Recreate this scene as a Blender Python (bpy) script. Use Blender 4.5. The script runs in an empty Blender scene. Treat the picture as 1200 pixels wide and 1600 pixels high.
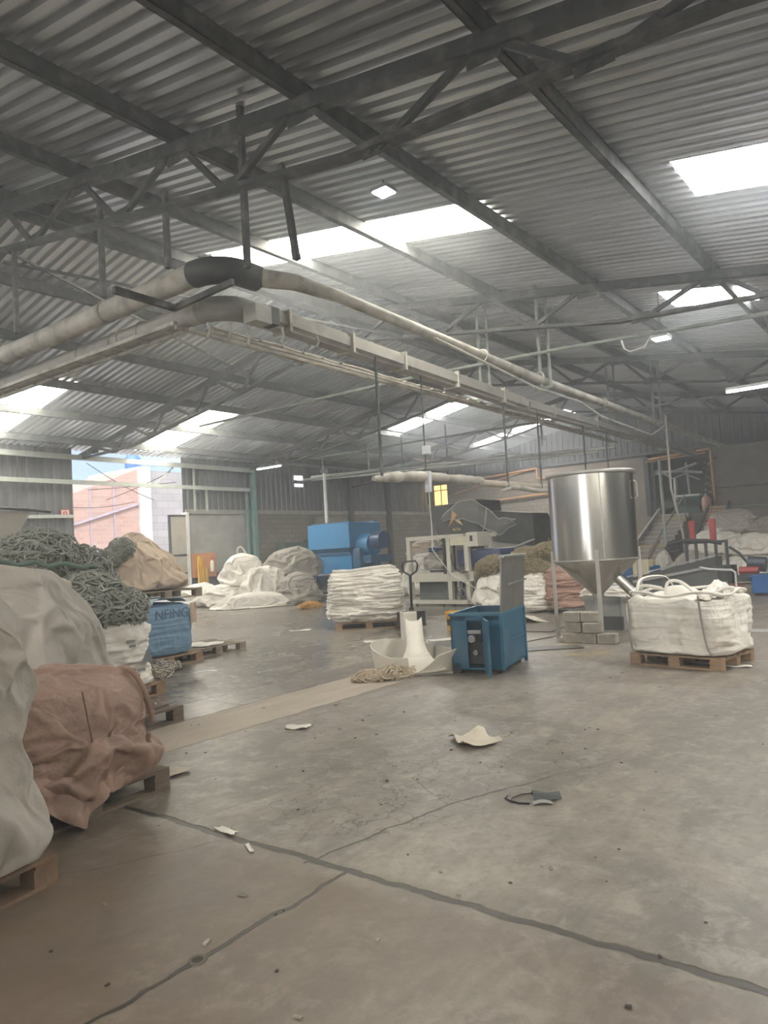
import bpy, bmesh, math, random
from math import sin, cos, pi, radians as R
from mathutils import Vector, Matrix, noise, Euler
S = bpy.context.scene
COL = S.collection
random.seed(7)

# ------------------------------------------------------------------ camera
cam = bpy.data.cameras.new('camera'); camo = bpy.data.objects.new('camera', cam); COL.objects.link(camo)
S.camera = camo
cam.sensor_fit = 'VERTICAL'; cam.sensor_height = 36; cam.lens = 1149.56 / 1600 * 36
cam.clip_start = 0.05; cam.clip_end = 400
camo.matrix_world = Matrix(((0.607845, -0.005526, -0.794036, 0), (-0.791984, -0.076406, -0.605742, 0),
                            (-0.057322, 0.997062, -0.050819, 1.5), (0, 0, 0, 1)))
# ------------------------------------------------------------------ exposure, sky, sun
S.view_settings.view_transform = 'Standard'; S.view_settings.look = 'None'
S.view_settings.gamma = 1; S.view_settings.exposure = 1.0; S.view_settings.use_curve_mapping = False
S.cycles.use_denoising = True
S.cycles.max_bounces = 6; S.cycles.diffuse_bounces = 4; S.cycles.glossy_bounces = 3
S.cycles.transmission_bounces = 4; S.cycles.transparent_max_bounces = 8; S.cycles.volume_bounces = 1
S.cycles.sample_clamp_indirect = 6
W = bpy.data.worlds.new('sky'); S.world = W; W.use_nodes = True
nt = W.node_tree; nt.nodes.clear()
wo = nt.nodes.new('ShaderNodeOutputWorld'); bg = nt.nodes.new('ShaderNodeBackground')
tc = nt.nodes.new('ShaderNodeTexCoord')
dt = nt.nodes.new('ShaderNodeVectorMath'); dt.operation = 'DOT_PRODUCT'
sv = Vector((-0.80, -0.50, 0.33)).normalized(); dt.inputs[1].default_value = sv
nt.links.new(tc.outputs['Generated'], dt.inputs[0])
mr = nt.nodes.new('ShaderNodeMapRange'); mr.inputs[1].default_value = -0.2; mr.inputs[2].default_value = 0.8
mr.interpolation_type = 'SMOOTHSTEP'
nt.links.new(dt.outputs['Value'], mr.inputs[0])
mx = nt.nodes.new('ShaderNodeMix'); mx.data_type = 'RGBA'
mx.inputs[6].default_value = (0.36, 0.47, 0.68, 1); mx.inputs[7].default_value = (2.0, 2.0, 2.0, 1)
nt.links.new(mr.outputs[0], mx.inputs[0]); nt.links.new(mx.outputs[2], bg.inputs[0])
bg.inputs[1].default_value = 1.0
nt.links.new(bg.outputs[0], wo.inputs[0])
sun = bpy.data.lights.new('sun', 'SUN'); sun.energy = 1.5; sun.angle = 0.02; sun.color = (1, 0.95, 0.88)
suno = bpy.data.objects.new('sun', sun); COL.objects.link(suno); suno.location = (0, -30, 40)
suno.rotation_euler = Vector((-0.25, -0.62, 0.74)).to_track_quat('Z', 'Y').to_euler()

# ------------------------------------------------------------------ materials
def rgb(c):
    if isinstance(c, str):
        v = [int(c[i:i+2], 16) / 255 for i in (0, 2, 4)]
        return tuple((x / 12.92 if x <= 0.04045 else ((x + 0.055) / 1.055) ** 2.4) for x in v) + (1,)
    return tuple(c) + (1,)
MC = {}
def mat(name, col, rough=0.7, metal=0.0, var=0.25, scale=3.0, bump=0.0, bscale=40.0, stretch=(1, 1, 1), col2=None, spec=0.5, alpha=1.0, detail=6, dirt=None, trans=0.0, sub=0.0):
    if name in MC: return MC[name]
    m = bpy.data.materials.new(name); m.use_nodes = True; MC[name] = m
    n = m.node_tree.nodes; l = m.node_tree.links; b = n['Principled BSDF']
    b.inputs['Roughness'].default_value = rough; b.inputs['Metallic'].default_value = metal
    b.inputs['Specular IOR Level'].default_value = spec
    b.inputs['Alpha'].default_value = alpha; b.inputs['Transmission Weight'].default_value = trans
    t = n.new('ShaderNodeTexCoord'); mp = n.new('ShaderNodeMapping'); mp.inputs['Scale'].default_value = stretch
    l.new(t.outputs['Object'], mp.inputs[0])
    nz = n.new('ShaderNodeTexNoise'); nz.inputs['Scale'].default_value = scale; nz.inputs['Detail'].default_value = detail
    nz.inputs['Roughness'].default_value = 0.65
    l.new(mp.outputs[0], nz.inputs['Vector'])
    c1 = rgb(col)
    c2 = rgb(col2) if col2 else tuple(x * (1 - var) for x in c1[:3]) + (1,)
    cr = n.new('ShaderNodeValToRGB'); cr.color_ramp.elements[0].position = 0.32; cr.color_ramp.elements[1].position = 0.66
    cr.color_ramp.elements[0].color = c2; cr.color_ramp.elements[1].color = c1
    l.new(nz.outputs[0], cr.inputs[0])
    out = cr.outputs[0]
    if dirt:
        n2 = n.new('ShaderNodeTexNoise'); n2.inputs['Scale'].default_value = dirt[1]; n2.inputs['Detail'].default_value = 8
        l.new(t.outputs['Object'], n2.inputs['Vector'])
        r2 = n.new('ShaderNodeMapRange'); r2.inputs[1].default_value = 0.5; r2.inputs[2].default_value = 0.68; r2.inputs[4].default_value = dirt[2]
        l.new(n2.outputs[0], r2.inputs[0])
        m2 = n.new('ShaderNodeMix'); m2.data_type = 'RGBA'; m2.inputs[7].default_value = rgb(dirt[0])
        l.new(r2.outputs[0], m2.inputs[0]); l.new(out, m2.inputs[6]); out = m2.outputs[2]
    l.new(out, b.inputs['Base Color'])
    if bump:
        nb = n.new('ShaderNodeTexNoise'); nb.inputs['Scale'].default_value = bscale; nb.inputs['Detail'].default_value = 5
        l.new(mp.outputs[0], nb.inputs['Vector'])
        bp = n.new('ShaderNodeBump'); bp.inputs['Strength'].default_value = bump; bp.inputs['Distance'].default_value = 0.02
        l.new(nb.outputs[0], bp.inputs['Height']); l.new(bp.outputs[0], b.inputs['Normal'])
        if name.startswith('woven'):
            rg = n.new('ShaderNodeTexNoise'); rg.noise_type = 'RIDGED_MULTIFRACTAL'; rg.inputs['Scale'].default_value = 3.2; rg.inputs['Detail'].default_value = 4; rg.inputs['Distortion'].default_value = 0.8
            l.new(mp.outputs[0], rg.inputs['Vector']); b2 = n.new('ShaderNodeBump'); b2.inputs['Strength'].default_value = 0.45; b2.inputs['Distance'].default_value = 0.03
            l.new(rg.outputs[0], b2.inputs['Height']); l.new(bp.outputs[0], b2.inputs['Normal']); l.new(b2.outputs[0], b.inputs['Normal'])
    return m
def emis(name, col, strength):
    if name in MC: return MC[name]
    m = bpy.data.materials.new(name); m.use_nodes = True; MC[name] = m
    b = m.node_tree.nodes['Principled BSDF']; b.inputs['Base Color'].default_value = rgb(col)
    b.inputs['Emission Color'].default_value = rgb(col); b.inputs['Emission Strength'].default_value = strength
    return m
STEEL = mat('painted_steel', (0.085, 0.09, 0.088), 0.6, 0.2, 0.35, 6, dirt=((0.2, 0.19, 0.17), 5, 0.6))
STEELD = mat('dark_steel', (0.06, 0.063, 0.062), 0.55, 0.3, 0.3, 6)
DUSTY = mat('dusty_pipe', (0.50, 0.48, 0.43), 0.75, 0, 0.35, 2.5, 0.2, 30, dirt=((0.2, 0.19, 0.17), 4, 0.7))
GALV = mat('galvanized', (0.42, 0.43, 0.43), 0.42, 0.7, 0.3, 8)
ROOFM = mat('roof_sheet', (0.60, 0.61, 0.62), 0.32, 0.8, 0.25, 1.2, 0.05, 30, stretch=(3, 0.3, 1))
WALLM = mat('wall_sheet', (0.16, 0.165, 0.17), 0.55, 0.3, 0.3, 2, stretch=(1, 1, 0.3))
TEAL = mat('teal_paint', (0.13, 0.27, 0.26), 0.5, 0, 0.25, 5, dirt=((0.25, 0.28, 0.26), 3, 0.7))
HAZED = mat('hazed_beam_paint', (0.42, 0.45, 0.41), 0.5, 0, 0.2, 5)  # teal frame steel, its whitening by the veil put into the colour
CONC = mat('concrete_wall', (0.40, 0.38, 0.35), 0.9, 0, 0.35, 1.2, 0.3, 20, dirt=((0.2, 0.19, 0.175), 1.1, 0.6))
WOOD = mat('pallet_wood', (0.36, 0.24, 0.15), 0.85, 0, 0.45, 7, 0.3, 40, stretch=(1, 6, 6))
WOODD = mat('old_pallet_wood', (0.17, 0.13, 0.095), 0.85, 0, 0.45, 7, 0.3, 40, stretch=(1, 6, 6))
RUB = mat('black_rubber', (0.02, 0.02, 0.02), 0.6)
INOX = mat('stainless_steel', (0.63, 0.61, 0.57), 0.22, 1.0, 0.1, 2, stretch=(6, 6, 0.5))
INOX2 = mat('stainless_leg', (0.45, 0.44, 0.42), 0.4, 0.9, 0.15, 5)
PPW = mat('woven_white', (0.70, 0.67, 0.61), 0.75, 0, 0.12, 3, 0.25, 60, dirt=((0.42, 0.38, 0.32), 2.5, 0.45))
PPG = mat('woven_grey_white', (0.36, 0.335, 0.295), 0.7, 0, 0.15, 2, 0.2, 60, dirt=((0.33, 0.30, 0.26), 2.0, 0.5))
PPB = mat('woven_brown', (0.30, 0.195, 0.15), 0.6, 0, 0.2, 3, 0.25, 50, dirt=((0.17, 0.11, 0.085), 2, 0.5))
PPT = mat('woven_tan', (0.50, 0.40, 0.31), 0.7, 0, 0.15, 3, 0.25, 50)
PPBL = mat('woven_blue', (0.17, 0.29, 0.42), 0.6, 0, 0.1, 3, 0.2, 60)
PPR = mat('woven_red_brown', (0.36, 0.22, 0.17), 0.8, 0, 0.3, 9, 0.25, 50, stretch=(1, 1, 5))

# ------------------------------------------------------------------ builders
class MB:
    def __init__(s): s.b = bmesh.new()
    def box(s, c, d, rot=None, bevel=0.0):
        M = Matrix.Translation(c) @ (Euler(rot).to_matrix().to_4x4() if rot else Matrix()) @ Matrix.Diagonal((d[0], d[1], d[2], 1))
        g = bmesh.ops.create_cube(s.b, size=1, matrix=M)
        if bevel:
            es = list({e for v in g['verts'] for e in v.link_edges})
            bmesh.ops.bevel(s.b, geom=es, offset=bevel, segments=2, affect='EDGES', profile=0.5)
        return s
    def mm(s, lo, hi, bevel=0.0):
        return s.box([(a + b) / 2 for a, b in zip(lo, hi)], [abs(b - a) for a, b in zip(lo, hi)], None, bevel)
    def bar(s, a, b, w, h, up=(0, 0, 1)):
        a = Vector(a); b = Vector(b); d = b - a; L = d.length
        if L < 1e-6: return s
        z = d.normalized(); u = Vector(up)
        if abs(z.dot(u)) > 0.98: u = Vector((1, 0, 0))
        x = u.cross(z).normalized(); y = z.cross(x)
        M = Matrix.Translation((a + b) / 2) @ Matrix((x, y, z)).transposed().to_4x4() @ Matrix.Diagonal((w, h, L, 1))
        bmesh.ops.create_cube(s.b, size=1, matrix=M); return s
    def cyl(s, a, b, r, r2=None, n=12, cap=True):
        a = Vector(a); b = Vector(b); d = b - a
        M = Matrix.Translation((a + b) / 2) @ d.to_track_quat('Z', 'Y').to_matrix().to_4x4()
        bmesh.ops.create_cone(s.b, cap_ends=cap, segments=n, radius1=r, radius2=r if r2 is None else r2, depth=d.length, matrix=M); return s
    def tube(s, pts, r, n=8, closed=False, flat=1.0):
        P = [Vector(p) for p in pts]; m = len(P); rings = []
        prev = None
        for i, p in enumerate(P):
            if closed: t = P[(i + 1) % m] - P[i - 1]
            else: t = P[min(i + 1, m - 1)] - P[max(i - 1, 0)]
            t.normalize()
            u = prev if prev is not None else (Vector((0, 0, 1)) if abs(t.z) < 0.9 else Vector((1, 0, 0)))
            x = (u - t * u.dot(t)).normalized(); y = t.cross(x); prev = x
            rr = r[i] if isinstance(r, (list, tuple)) else r
            rings.append([s.b.verts.new(p + x * cos(2*pi*k/n) * rr + y * sin(2*pi*k/n) * rr * flat) for k in range(n)])
        for i in range(m if closed else m - 1):
            A = rings[i]; B = rings[(i + 1) % m]
            for k in range(n): s.b.faces.new((A[k], A[(k+1) % n], B[(k+1) % n], B[k]))
        if not closed:
            s.b.faces.new(rings[0][::-1]); s.b.faces.new(rings[-1])
        return s
    def lathe(s, prof, n=32, c=(0, 0, 0)):
        rings = []
        for (r, z) in prof:
            if r < 1e-5: rings.append([s.b.verts.new((c[0], c[1], c[2] + z))])
            else: rings.append([s.b.verts.new((c[0] + r*cos(2*pi*k/n), c[1] + r*sin(2*pi*k/n), c[2] + z)) for k in range(n)])
        for A, B in zip(rings, rings[1:]):
            for k in range(n):
                a = A[k % len(A)], A[(k+1) % n % len(A)]; b = B[(k+1) % n % len(B)], B[k % len(B)]
                f = []
                for v in (*a, *b):
                    if v not in f: f.append(v)
                if len(f) > 2: s.b.faces.new(f)
        return s
    def prism(s, poly, vec):
        v = [s.b.verts.new(p) for p in poly]; w = [s.b.verts.new(Vector(p) + Vector(vec)) for p in poly]; n = len(v)
        s.b.faces.new(v); s.b.faces.new(w[::-1])
        for i in range(n): s.b.faces.new((v[i], v[(i+1) % n], w[(i+1) % n], w[i]))
        bmesh.ops.recalc_face_normals(s.b, faces=s.b.faces); return s
    def grid(s, fn, nu, nv, thick=0.0):
        V = [[s.b.verts.new(fn(i / nu, j / nv)) for j in range(nv + 1)] for i in range(nu + 1)]
        for i in range(nu):
            for j in range(nv): s.b.faces.new((V[i][j], V[i+1][j], V[i+1][j+1], V[i][j+1]))
        if thick:
            s.b.normal_update(); bmesh.ops.solidify(s.b, geom=s.b.faces[:], thickness=thick)
        return s
    def build(s, name, m, parent=None, smooth=False, loc=None, rot=None, weld=False):
        if weld: bmesh.ops.remove_doubles(s.b, verts=s.b.verts, dist=1e-5)
        bmesh.ops.recalc_face_normals(s.b, faces=s.b.faces)
        me = bpy.data.meshes.new(name); s.b.to_mesh(me); s.b.free(); me.materials.append(m)
        if smooth:
            me.polygons.foreach_set('use_smooth', [True] * len(me.polygons))
            if smooth != 'all':
                try: me.set_sharp_from_angle(angle=R(38))
                except Exception: pass
        o = bpy.data.objects.new(name, me); COL.objects.link(o)
        if parent is not None: o.parent = parent
        if loc is not None: o.location = loc
        if rot is not None: o.rotation_euler = rot if hasattr(rot, '__len__') else (0, 0, rot)
        return o
def tag(o, label, cat=None, group=None, kind=None):
    o['label'] = label
    if cat: o['category'] = cat
    if group: o['group'] = group
    if kind: o['kind'] = kind
    return o
def thing(name, label, cat, loc=(0, 0, 0), rz=0.0, group=None, kind=None):
    o = bpy.data.objects.new(name, None); o.empty_display_size = 0.2; COL.objects.link(o)
    o.location = loc; o.rotation_euler = rz if hasattr(rz, '__len__') else (0, 0, rz)
    return tag(o, label, cat, group, kind)
def dup(root, loc, rz, label, group=None):
    r = root.copy(); COL.objects.link(r); r.location = loc; r.rotation_euler = (0, 0, rz); r['label'] = label
    if group: r['group'] = group
    for ch in list(root.children):
        c = ch.copy(); COL.objects.link(c); c.parent = r
        for g in list(ch.children):
            d = g.copy(); COL.objects.link(d); d.parent = c
    return r
def textmesh(body, size, name, m, parent, loc, rot, ext=0.002, shear=0.0):
    cu = bpy.data.curves.new(name, 'FONT'); cu.body = body; cu.size = size; cu.extrude = ext; cu.shear = shear
    cu.align_x = 'CENTER'; cu.align_y = 'CENTER'; cu.materials.append(m)
    oc = bpy.data.objects.new('tmp_text', cu); COL.objects.link(oc); bpy.context.view_layer.update()
    me = bpy.data.meshes.new_from_object(oc.evaluated_get(bpy.context.evaluated_depsgraph_get())); bpy.data.objects.remove(oc); bpy.data.curves.remove(cu)
    if not me.materials: me.materials.append(m)
    o = bpy.data.objects.new(name, me); COL.objects.link(o); o.parent = parent; o.location = loc; o.rotation_euler = rot
    return o

# ------------------------------------------------------------------ shell dimensions
YR, ZR, SL, SR = 11.1, 7.29, 0.189, 0.1638     # ridge line along X, roof slopes
YE, XE, XB, YS = 21.9, 33.0, -9.0, -9.0        # left wall, end wall, open back, far side
def zroof(y): return ZR - SL * (y - YR) if y > YR else ZR - SR * (YR - y)
PITCH = 0.205
def corr_x(mb, x0, x1, fn, depth=0.07, pitch=PITCH, segs=(0.0, 1.0)):
    """trapezoidal ribbed sheet; ribs repeat along x; fn(x, t, off) gives a point"""
    def hh(x):
        f = (x / pitch) % 1.0
        return depth * (0 if f < 0.46 else (f - 0.46) / 0.10 if f < 0.56 else 1 if f < 0.90 else (1 - f) / 0.10)
    xs = [(x0, hh(x0 + 1e-7))]; k0 = int(math.floor(x0 / pitch)); k1 = int(math.ceil(x1 / pitch))
    for k in range(k0, k1 + 1):
        for f, h in ((0, 0), (0.46, 0), (0.56, 1), (0.90, 1)):
            xx = (k + f) * pitch
            if x0 + 1e-5 < xx < x1 - 1e-5: xs.append((xx, h * depth))
    xs.append((x1, hh(x1 - 1e-7)))
    prev = None
    for (x, h) in xs:
        ring = [mb.b.verts.new(fn(x, t, h)) for t in segs]
        if prev:
            for a in range(len(segs) - 1): mb.b.faces.new((prev[a], ring[a], ring[a+1], prev[a+1]))
        prev = ring
def roof_fn(y0, y1, dz=0.0):
    return lambda x, t, h: (x, y0 + (y1 - y0) * t, zroof(y0 + (y1 - y0) * t) + h + dz)

# skylight openings in the two slopes: (x0, x1, y0, y1)
SKY_R = [(8.87, 9.93, 4.9, 10.6), (8.87, 9.97, -2.2, 2.26), (14.5, 15.66, 2.55, 4.1), (-2.4, -1.3, 5.2, 9.6), (-2.4, -1.3, -7.5, -4.0), (-6.4, -5.3, -6, 3), (1.2, 2.3, -8.5, -6.5), (14.5, 15.66, -6.0, -1.5), (3.1, 4.2, -7.0, -3.2)]  # those out of frame are unseen, added to bring in more light
SKY_L = [(8.85, 10.0, 17.35, 21.5), (14.45, 15.75, 17.4, 21.5), (22.95, 24.0, 12.75, 17.05), (29.6, 30.75, 12.6, 17.5), (-2.4, -1.3, 13.0, 19.0), (2.2, 3.3, 15.0, 20.5)]  # the last pair is unseen, added for extra light
def slope(side):
    holes = SKY_R if side == 'R' else SKY_L
    ya, yb = (YS, YR) if side == 'R' else (YR, YE + 0.15)
    mb = MB()
    bands = sorted({XB, XE} | {h[0] for h in holes} | {h[1] for h in holes})
    for x0, x1 in zip(bands, bands[1:]):
        hs = sorted((h[2], h[3]) for h in holes if h[0] <= x0 + 1e-6 and h[1] >= x1 - 1e-6)
        y = ya
        for h in hs:
            if h[0] > y: corr_x(mb, x0, x1, roof_fn(y, h[0]))
            y = h[1]
        if y < yb: corr_x(mb, x0, x1, roof_fn(y, yb))
    return mb
tag(slope('R').build('ceiling', ROOFM), 'dusty grey ribbed metal roof sheets of the right-hand slope', 'roof', kind='structure')
tag(slope('L').build('ceiling', ROOFM), 'pale grey ribbed metal roof sheets of the slope down to the gate side', 'roof', kind='structure')
mb = MB(); mb.mm((XB, YR - 0.25, ZR + 0.03), (XE, YR + 0.25, ZR + 0.06)); tag(mb.build('trim_1', WALLM), 'flat ridge cap closing the peak of the metal roof', 'roof', kind='structure')

# skylight material: translucent ribbed sheet lit by the daylight above it; the ribs are doubled and dirty
def skymat(name, col, k):
    m = bpy.data.materials.new(name); m.use_nodes = True; n = m.node_tree.nodes; l = m.node_tree.links
    b = n['Principled BSDF']; b.inputs['Base Color'].default_value = rgb((0.6, 0.58, 0.5)); b.inputs['Roughness'].default_value = 0.6
    t = n.new('ShaderNodeTexCoord'); sp = n.new('ShaderNodeSeparateXYZ'); l.new(t.outputs['Object'], sp.inputs[0])
    a = n.new('ShaderNodeMath'); a.operation = 'MULTIPLY'; a.inputs[1].default_value = 2 * pi / PITCH; l.new(sp.outputs[0], a.inputs[0])
    c = n.new('ShaderNodeMath'); c.operation = 'SINE'; l.new(a.outputs[0], c.inputs[0])
    r = n.new('ShaderNodeMapRange'); r.inputs[1].default_value = -0.40; r.inputs[2].default_value = -0.30
    r.inputs[3].default_value = 0.012 * k; r.inputs[4].default_value = k; l.new(c.outputs[0], r.inputs[0])
    nz = n.new('ShaderNodeTexNoise'); nz.inputs['Scale'].default_value = 3; l.new(t.outputs['Object'], nz.inputs['Vector'])
    q = n.new('ShaderNodeMath'); q.operation = 'MULTIPLY_ADD'; q.inputs[1].default_value = 0.7; q.inputs[2].default_value = 0.65; l.new(nz.outputs[0], q.inputs[0])
    w = n.new('ShaderNodeMath'); w.operation = 'MULTIPLY'; l.new(q.outputs[0], w.inputs[0]); l.new(r.outputs[0], w.inputs[1])
    l.new(w.outputs[0], b.inputs['Emission Strength']); b.inputs['Emission Color'].default_value = rgb(col)
    return m
SKYM = skymat('skylight_sheet', (1.0, 0.96, 0.86), 16)
SKYC = skymat('cool_skylight_sheet', (0.97, 0.97, 0.96), 16)
LR = ['long ribbed translucent roof skylight above the pipe run, crossed by one purlin', 'ribbed roof skylight at the upper right edge, cut by the frame',
      'small distant skylight crossed by dark truss struts at the right', 'added unseen skylight over the bay behind the viewpoint', 'added unseen skylight over the near right bay behind the viewpoint', 'added unseen skylight over the rearmost bay behind the viewpoint', 'added unseen skylight beside the viewpoint over the right bay',
      'added unseen skylight of the far right bay beyond the frame', 'added unseen skylight of the near right bay beyond the frame']
LL = ['two-panel yellowish skylight above the left end of the gate wall', 'pale yellow skylight above the gate opening, next to the teal column',
      'slanting far skylight above the wrapped pipe, split by purlins', 'farthest slanting skylight near the end wall above the white pipes', 'added unseen skylight over the left bay behind the viewpoint', 'added unseen skylight over the near left bay beyond the frame']
for hs, lab, m in ((SKY_R, LR, None), (SKY_L, LL, None)):
    for i, (x0, x1, y0, y1) in enumerate(hs):
        mb = MB(); corr_x(mb, x0, x1, roof_fn(y0, y1))
        mm_ = SKYC if (hs is SKY_R and i in (1, 2)) or (hs is SKY_L and i > 1) else SKYM
        tag(mb.build('window_%d' % (3 + i + (len(SKY_R) if hs is SKY_L else 0)), mm_), lab[i], 'skylight', kind='structure')

# ------------------------------------------------------------------ floor
def segnode(nt_):
    g = bpy.data.node_groups.new('segment_mask', 'ShaderNodeTree')
    for nm, tp in (('P', 'NodeSocketVector'), ('A', 'NodeSocketVector'), ('B', 'NodeSocketVector'), ('Width', 'NodeSocketFloat')):
        g.interface.new_socket(nm, in_out='INPUT', socket_type=tp)
    g.interface.new_socket('Mask', in_out='OUTPUT', socket_type='NodeSocketFloat')
    n = g.nodes; l = g.links; i = n.new('NodeGroupInput'); o = n.new('NodeGroupOutput')
    def vm(op, a=None, b=None):
        x = n.new('ShaderNodeVectorMath'); x.operation = op
        if a is not None: l.new(a, x.inputs[0])
        if b is not None: l.new(b, x.inputs[1])
        return x
    pa = vm('SUBTRACT', i.outputs['P'], i.outputs['A']); ba = vm('SUBTRACT', i.outputs['B'], i.outputs['A'])
    d1 = vm('DOT_PRODUCT', pa.outputs[0], ba.outputs[0]); d2 = vm('DOT_PRODUCT', ba.outputs[0], ba.outputs[0])
    h = n.new('ShaderNodeMath'); h.operation = 'DIVIDE'; h.use_clamp = True
    l.new(d1.outputs['Value'], h.inputs[0]); l.new(d2.outputs['Value'], h.inputs[1])
    sc = n.new('ShaderNodeVectorMath'); sc.operation = 'SCALE'; l.new(ba.outputs[0], sc.inputs[0]); l.new(h.outputs[0], sc.inputs['Scale'])
    df = vm('SUBTRACT', pa.outputs[0], sc.outputs[0]); ln = vm('LENGTH', df.outputs[0])
    dv = n.new('ShaderNodeMath'); dv.operation = 'DIVIDE'; l.new(ln.outputs['Value'], dv.inputs[0]); l.new(i.outputs['Width'], dv.inputs[1])
    mr = n.new('ShaderNodeMapRange'); mr.inputs[1].default_value = 0.55; mr.inputs[2].default_value = 1.0; mr.inputs[3].default_value = 1; mr.inputs[4].default_value = 0
    l.new(dv.outputs[0], mr.inputs[0]); l.new(mr.outputs[0], o.inputs[0])
    return g
def floor_material():
    m = bpy.data.materials.new('floor_concrete'); m.use_nodes = True; n = m.node_tree.nodes; l = m.node_tree.links
    b = n['Principled BSDF']; t = n.new('ShaderNodeTexCoord'); P = t.outputs['Object']
    def noise_(sc, det=8, rough=0.6, vec=P, dim=0.0):
        x = n.new('ShaderNodeTexNoise'); x.inputs['Scale'].default_value = sc; x.inputs['Detail'].default_value = det; x.inputs['Roughness'].default_value = rough
        x.inputs['Distortion'].default_value = dim; l.new(vec, x.inputs['Vector']); return x.outputs[0], x.outputs[1]
    def rng(v, a, b_, c=0.0, d=1.0):
        x = n.new('ShaderNodeMapRange'); x.inputs[1].default_value = a; x.inputs[2].default_value = b_; x.inputs[3].default_value = c; x.inputs[4].default_value = d
        l.new(v, x.inputs[0]); return x.outputs[0]
    def mix(f, a, c):
        x = n.new('ShaderNodeMix'); x.data_type = 'RGBA'
        if isinstance(f, float): x.inputs[0].default_value = f
        else: l.new(f, x.inputs[0])
        for sk, v in ((6, a), (7, c)):
            if hasattr(v, 'links'): l.new(v, x.inputs[sk])
            else: x.inputs[sk].default_value = rgb(v)
        return x.outputs[2]
    def mth(op, a, c=None):
        x = n.new('ShaderNodeMath'); x.operation = op
        for k, v in ((0, a), (1, c)):
            if v is None: continue
            if hasattr(v, 'links'): l.new(v, x.inputs[k])
            else: x.inputs[k].default_value = v
        return x.outputs[0]
    big, bigc = noise_(0.35, 6, 0.6); med, _ = noise_(1.6, 8, 0.65, dim=0.6); fine, _ = noise_(14, 6, 0.7); speck, _ = noise_(60, 3, 0.6)
    st = n.new('ShaderNodeMapping'); st.inputs['Scale'].default_value = (0.5, 3.0, 1); st.inputs['Rotation'].default_value = (0, 0, 0.62); l.new(P, st.inputs[0])
    trow, _ = noise_(1.7, 7, 0.7, vec=st.outputs[0])
    c = mix(rng(big, 0.38, 0.62), (0.120, 0.100, 0.080), (0.225, 0.198, 0.165))
    c = mix(mth('MULTIPLY', rng(med, 0.45, 0.62), 0.6), c, (0.285, 0.25, 0.205))
    c = mix(mth('MULTIPLY', rng(trow, 0.48, 0.62), 0.45), c, (0.095, 0.085, 0.072))
    c = mix(mth('MULTIPLY', rng(fine, 0.48, 0.66), 0.45), c, (0.085, 0.072, 0.058))
    mot, _ = noise_(5.5, 10, 0.75, dim=0.4); c = mix(mth('MULTIPLY', rng(mot, 0.50, 0.62), 0.55), c, (0.31, 0.285, 0.245))
    mot2, _ = noise_(2.6, 10, 0.8, dim=0.3); c = mix(mth('MULTIPLY', rng(mot2, 0.52, 0.60), 0.35), c, (0.10, 0.085, 0.068))
    sp = n.new('ShaderNodeSeparateXYZ'); l.new(P, sp.inputs[0]); X, Y = sp.outputs[0], sp.outputs[1]
    wob = n.new('ShaderNodeTexNoise'); wob.inputs['Scale'].default_value = 5; wob.inputs['Detail'].default_value = 6; l.new(P, wob.inputs['Vector'])
    ws = n.new('ShaderNodeVectorMath'); ws.operation = 'MULTIPLY_ADD'; l.new(wob.outputs['Color'], ws.inputs[0]); ws.inputs[1].default_value = (0.09, 0.09, 0); ws.inputs[2].default_value = (-0.045, -0.045, 0)
    wp = n.new('ShaderNodeVectorMath'); wp.operation = 'ADD'; l.new(P, wp.inputs[0]); l.new(ws.outputs[0], wp.inputs[1])
    wsp = n.new('ShaderNodeSeparateXYZ'); l.new(wp.outputs[0], wsp.inputs[0])
    # pale trowelled strip between the two slabs (y 5.05 .. 5.85)
    e = rng(wsp.outputs[1], 5.0, 5.03); e2 = rng(wsp.outputs[1], 5.78, 5.86, 1, 0); e3 = rng(wsp.outputs[0], 7.6, 7.9, 1, 0)
    strip = mth('MULTIPLY', mth('MULTIPLY', e, e2), e3)
    sc_ = mix(rng(trow, 0.35, 0.65), (0.30, 0.25, 0.20), (0.40, 0.34, 0.275))
    c = mix(mth('MULTIPLY', strip, 0.85), c, sc_)
    # darker brown tone over the near left slab and two yellow paint patches
    oc = mth('MULTIPLY', rng(wsp.outputs[0], 2.5, 2.64, 1, 0), rng(big, 0.3, 0.6))
    c = mix(mth('MULTIPLY', oc, 0.85), c, (0.115, 0.078, 0.05))
    G = segnode(None)
    def seg(a, bb, w, vec):
        x = n.new('ShaderNodeGroup'); x.node_tree = G; x.inputs['A'].default_value = (*a, 0); x.inputs['B'].default_value = (*bb, 0); x.inputs['Width'].default_value = w
        l.new(vec, x.inputs['P']); return x.outputs[0]
    WP = wp.outputs[0]
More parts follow.
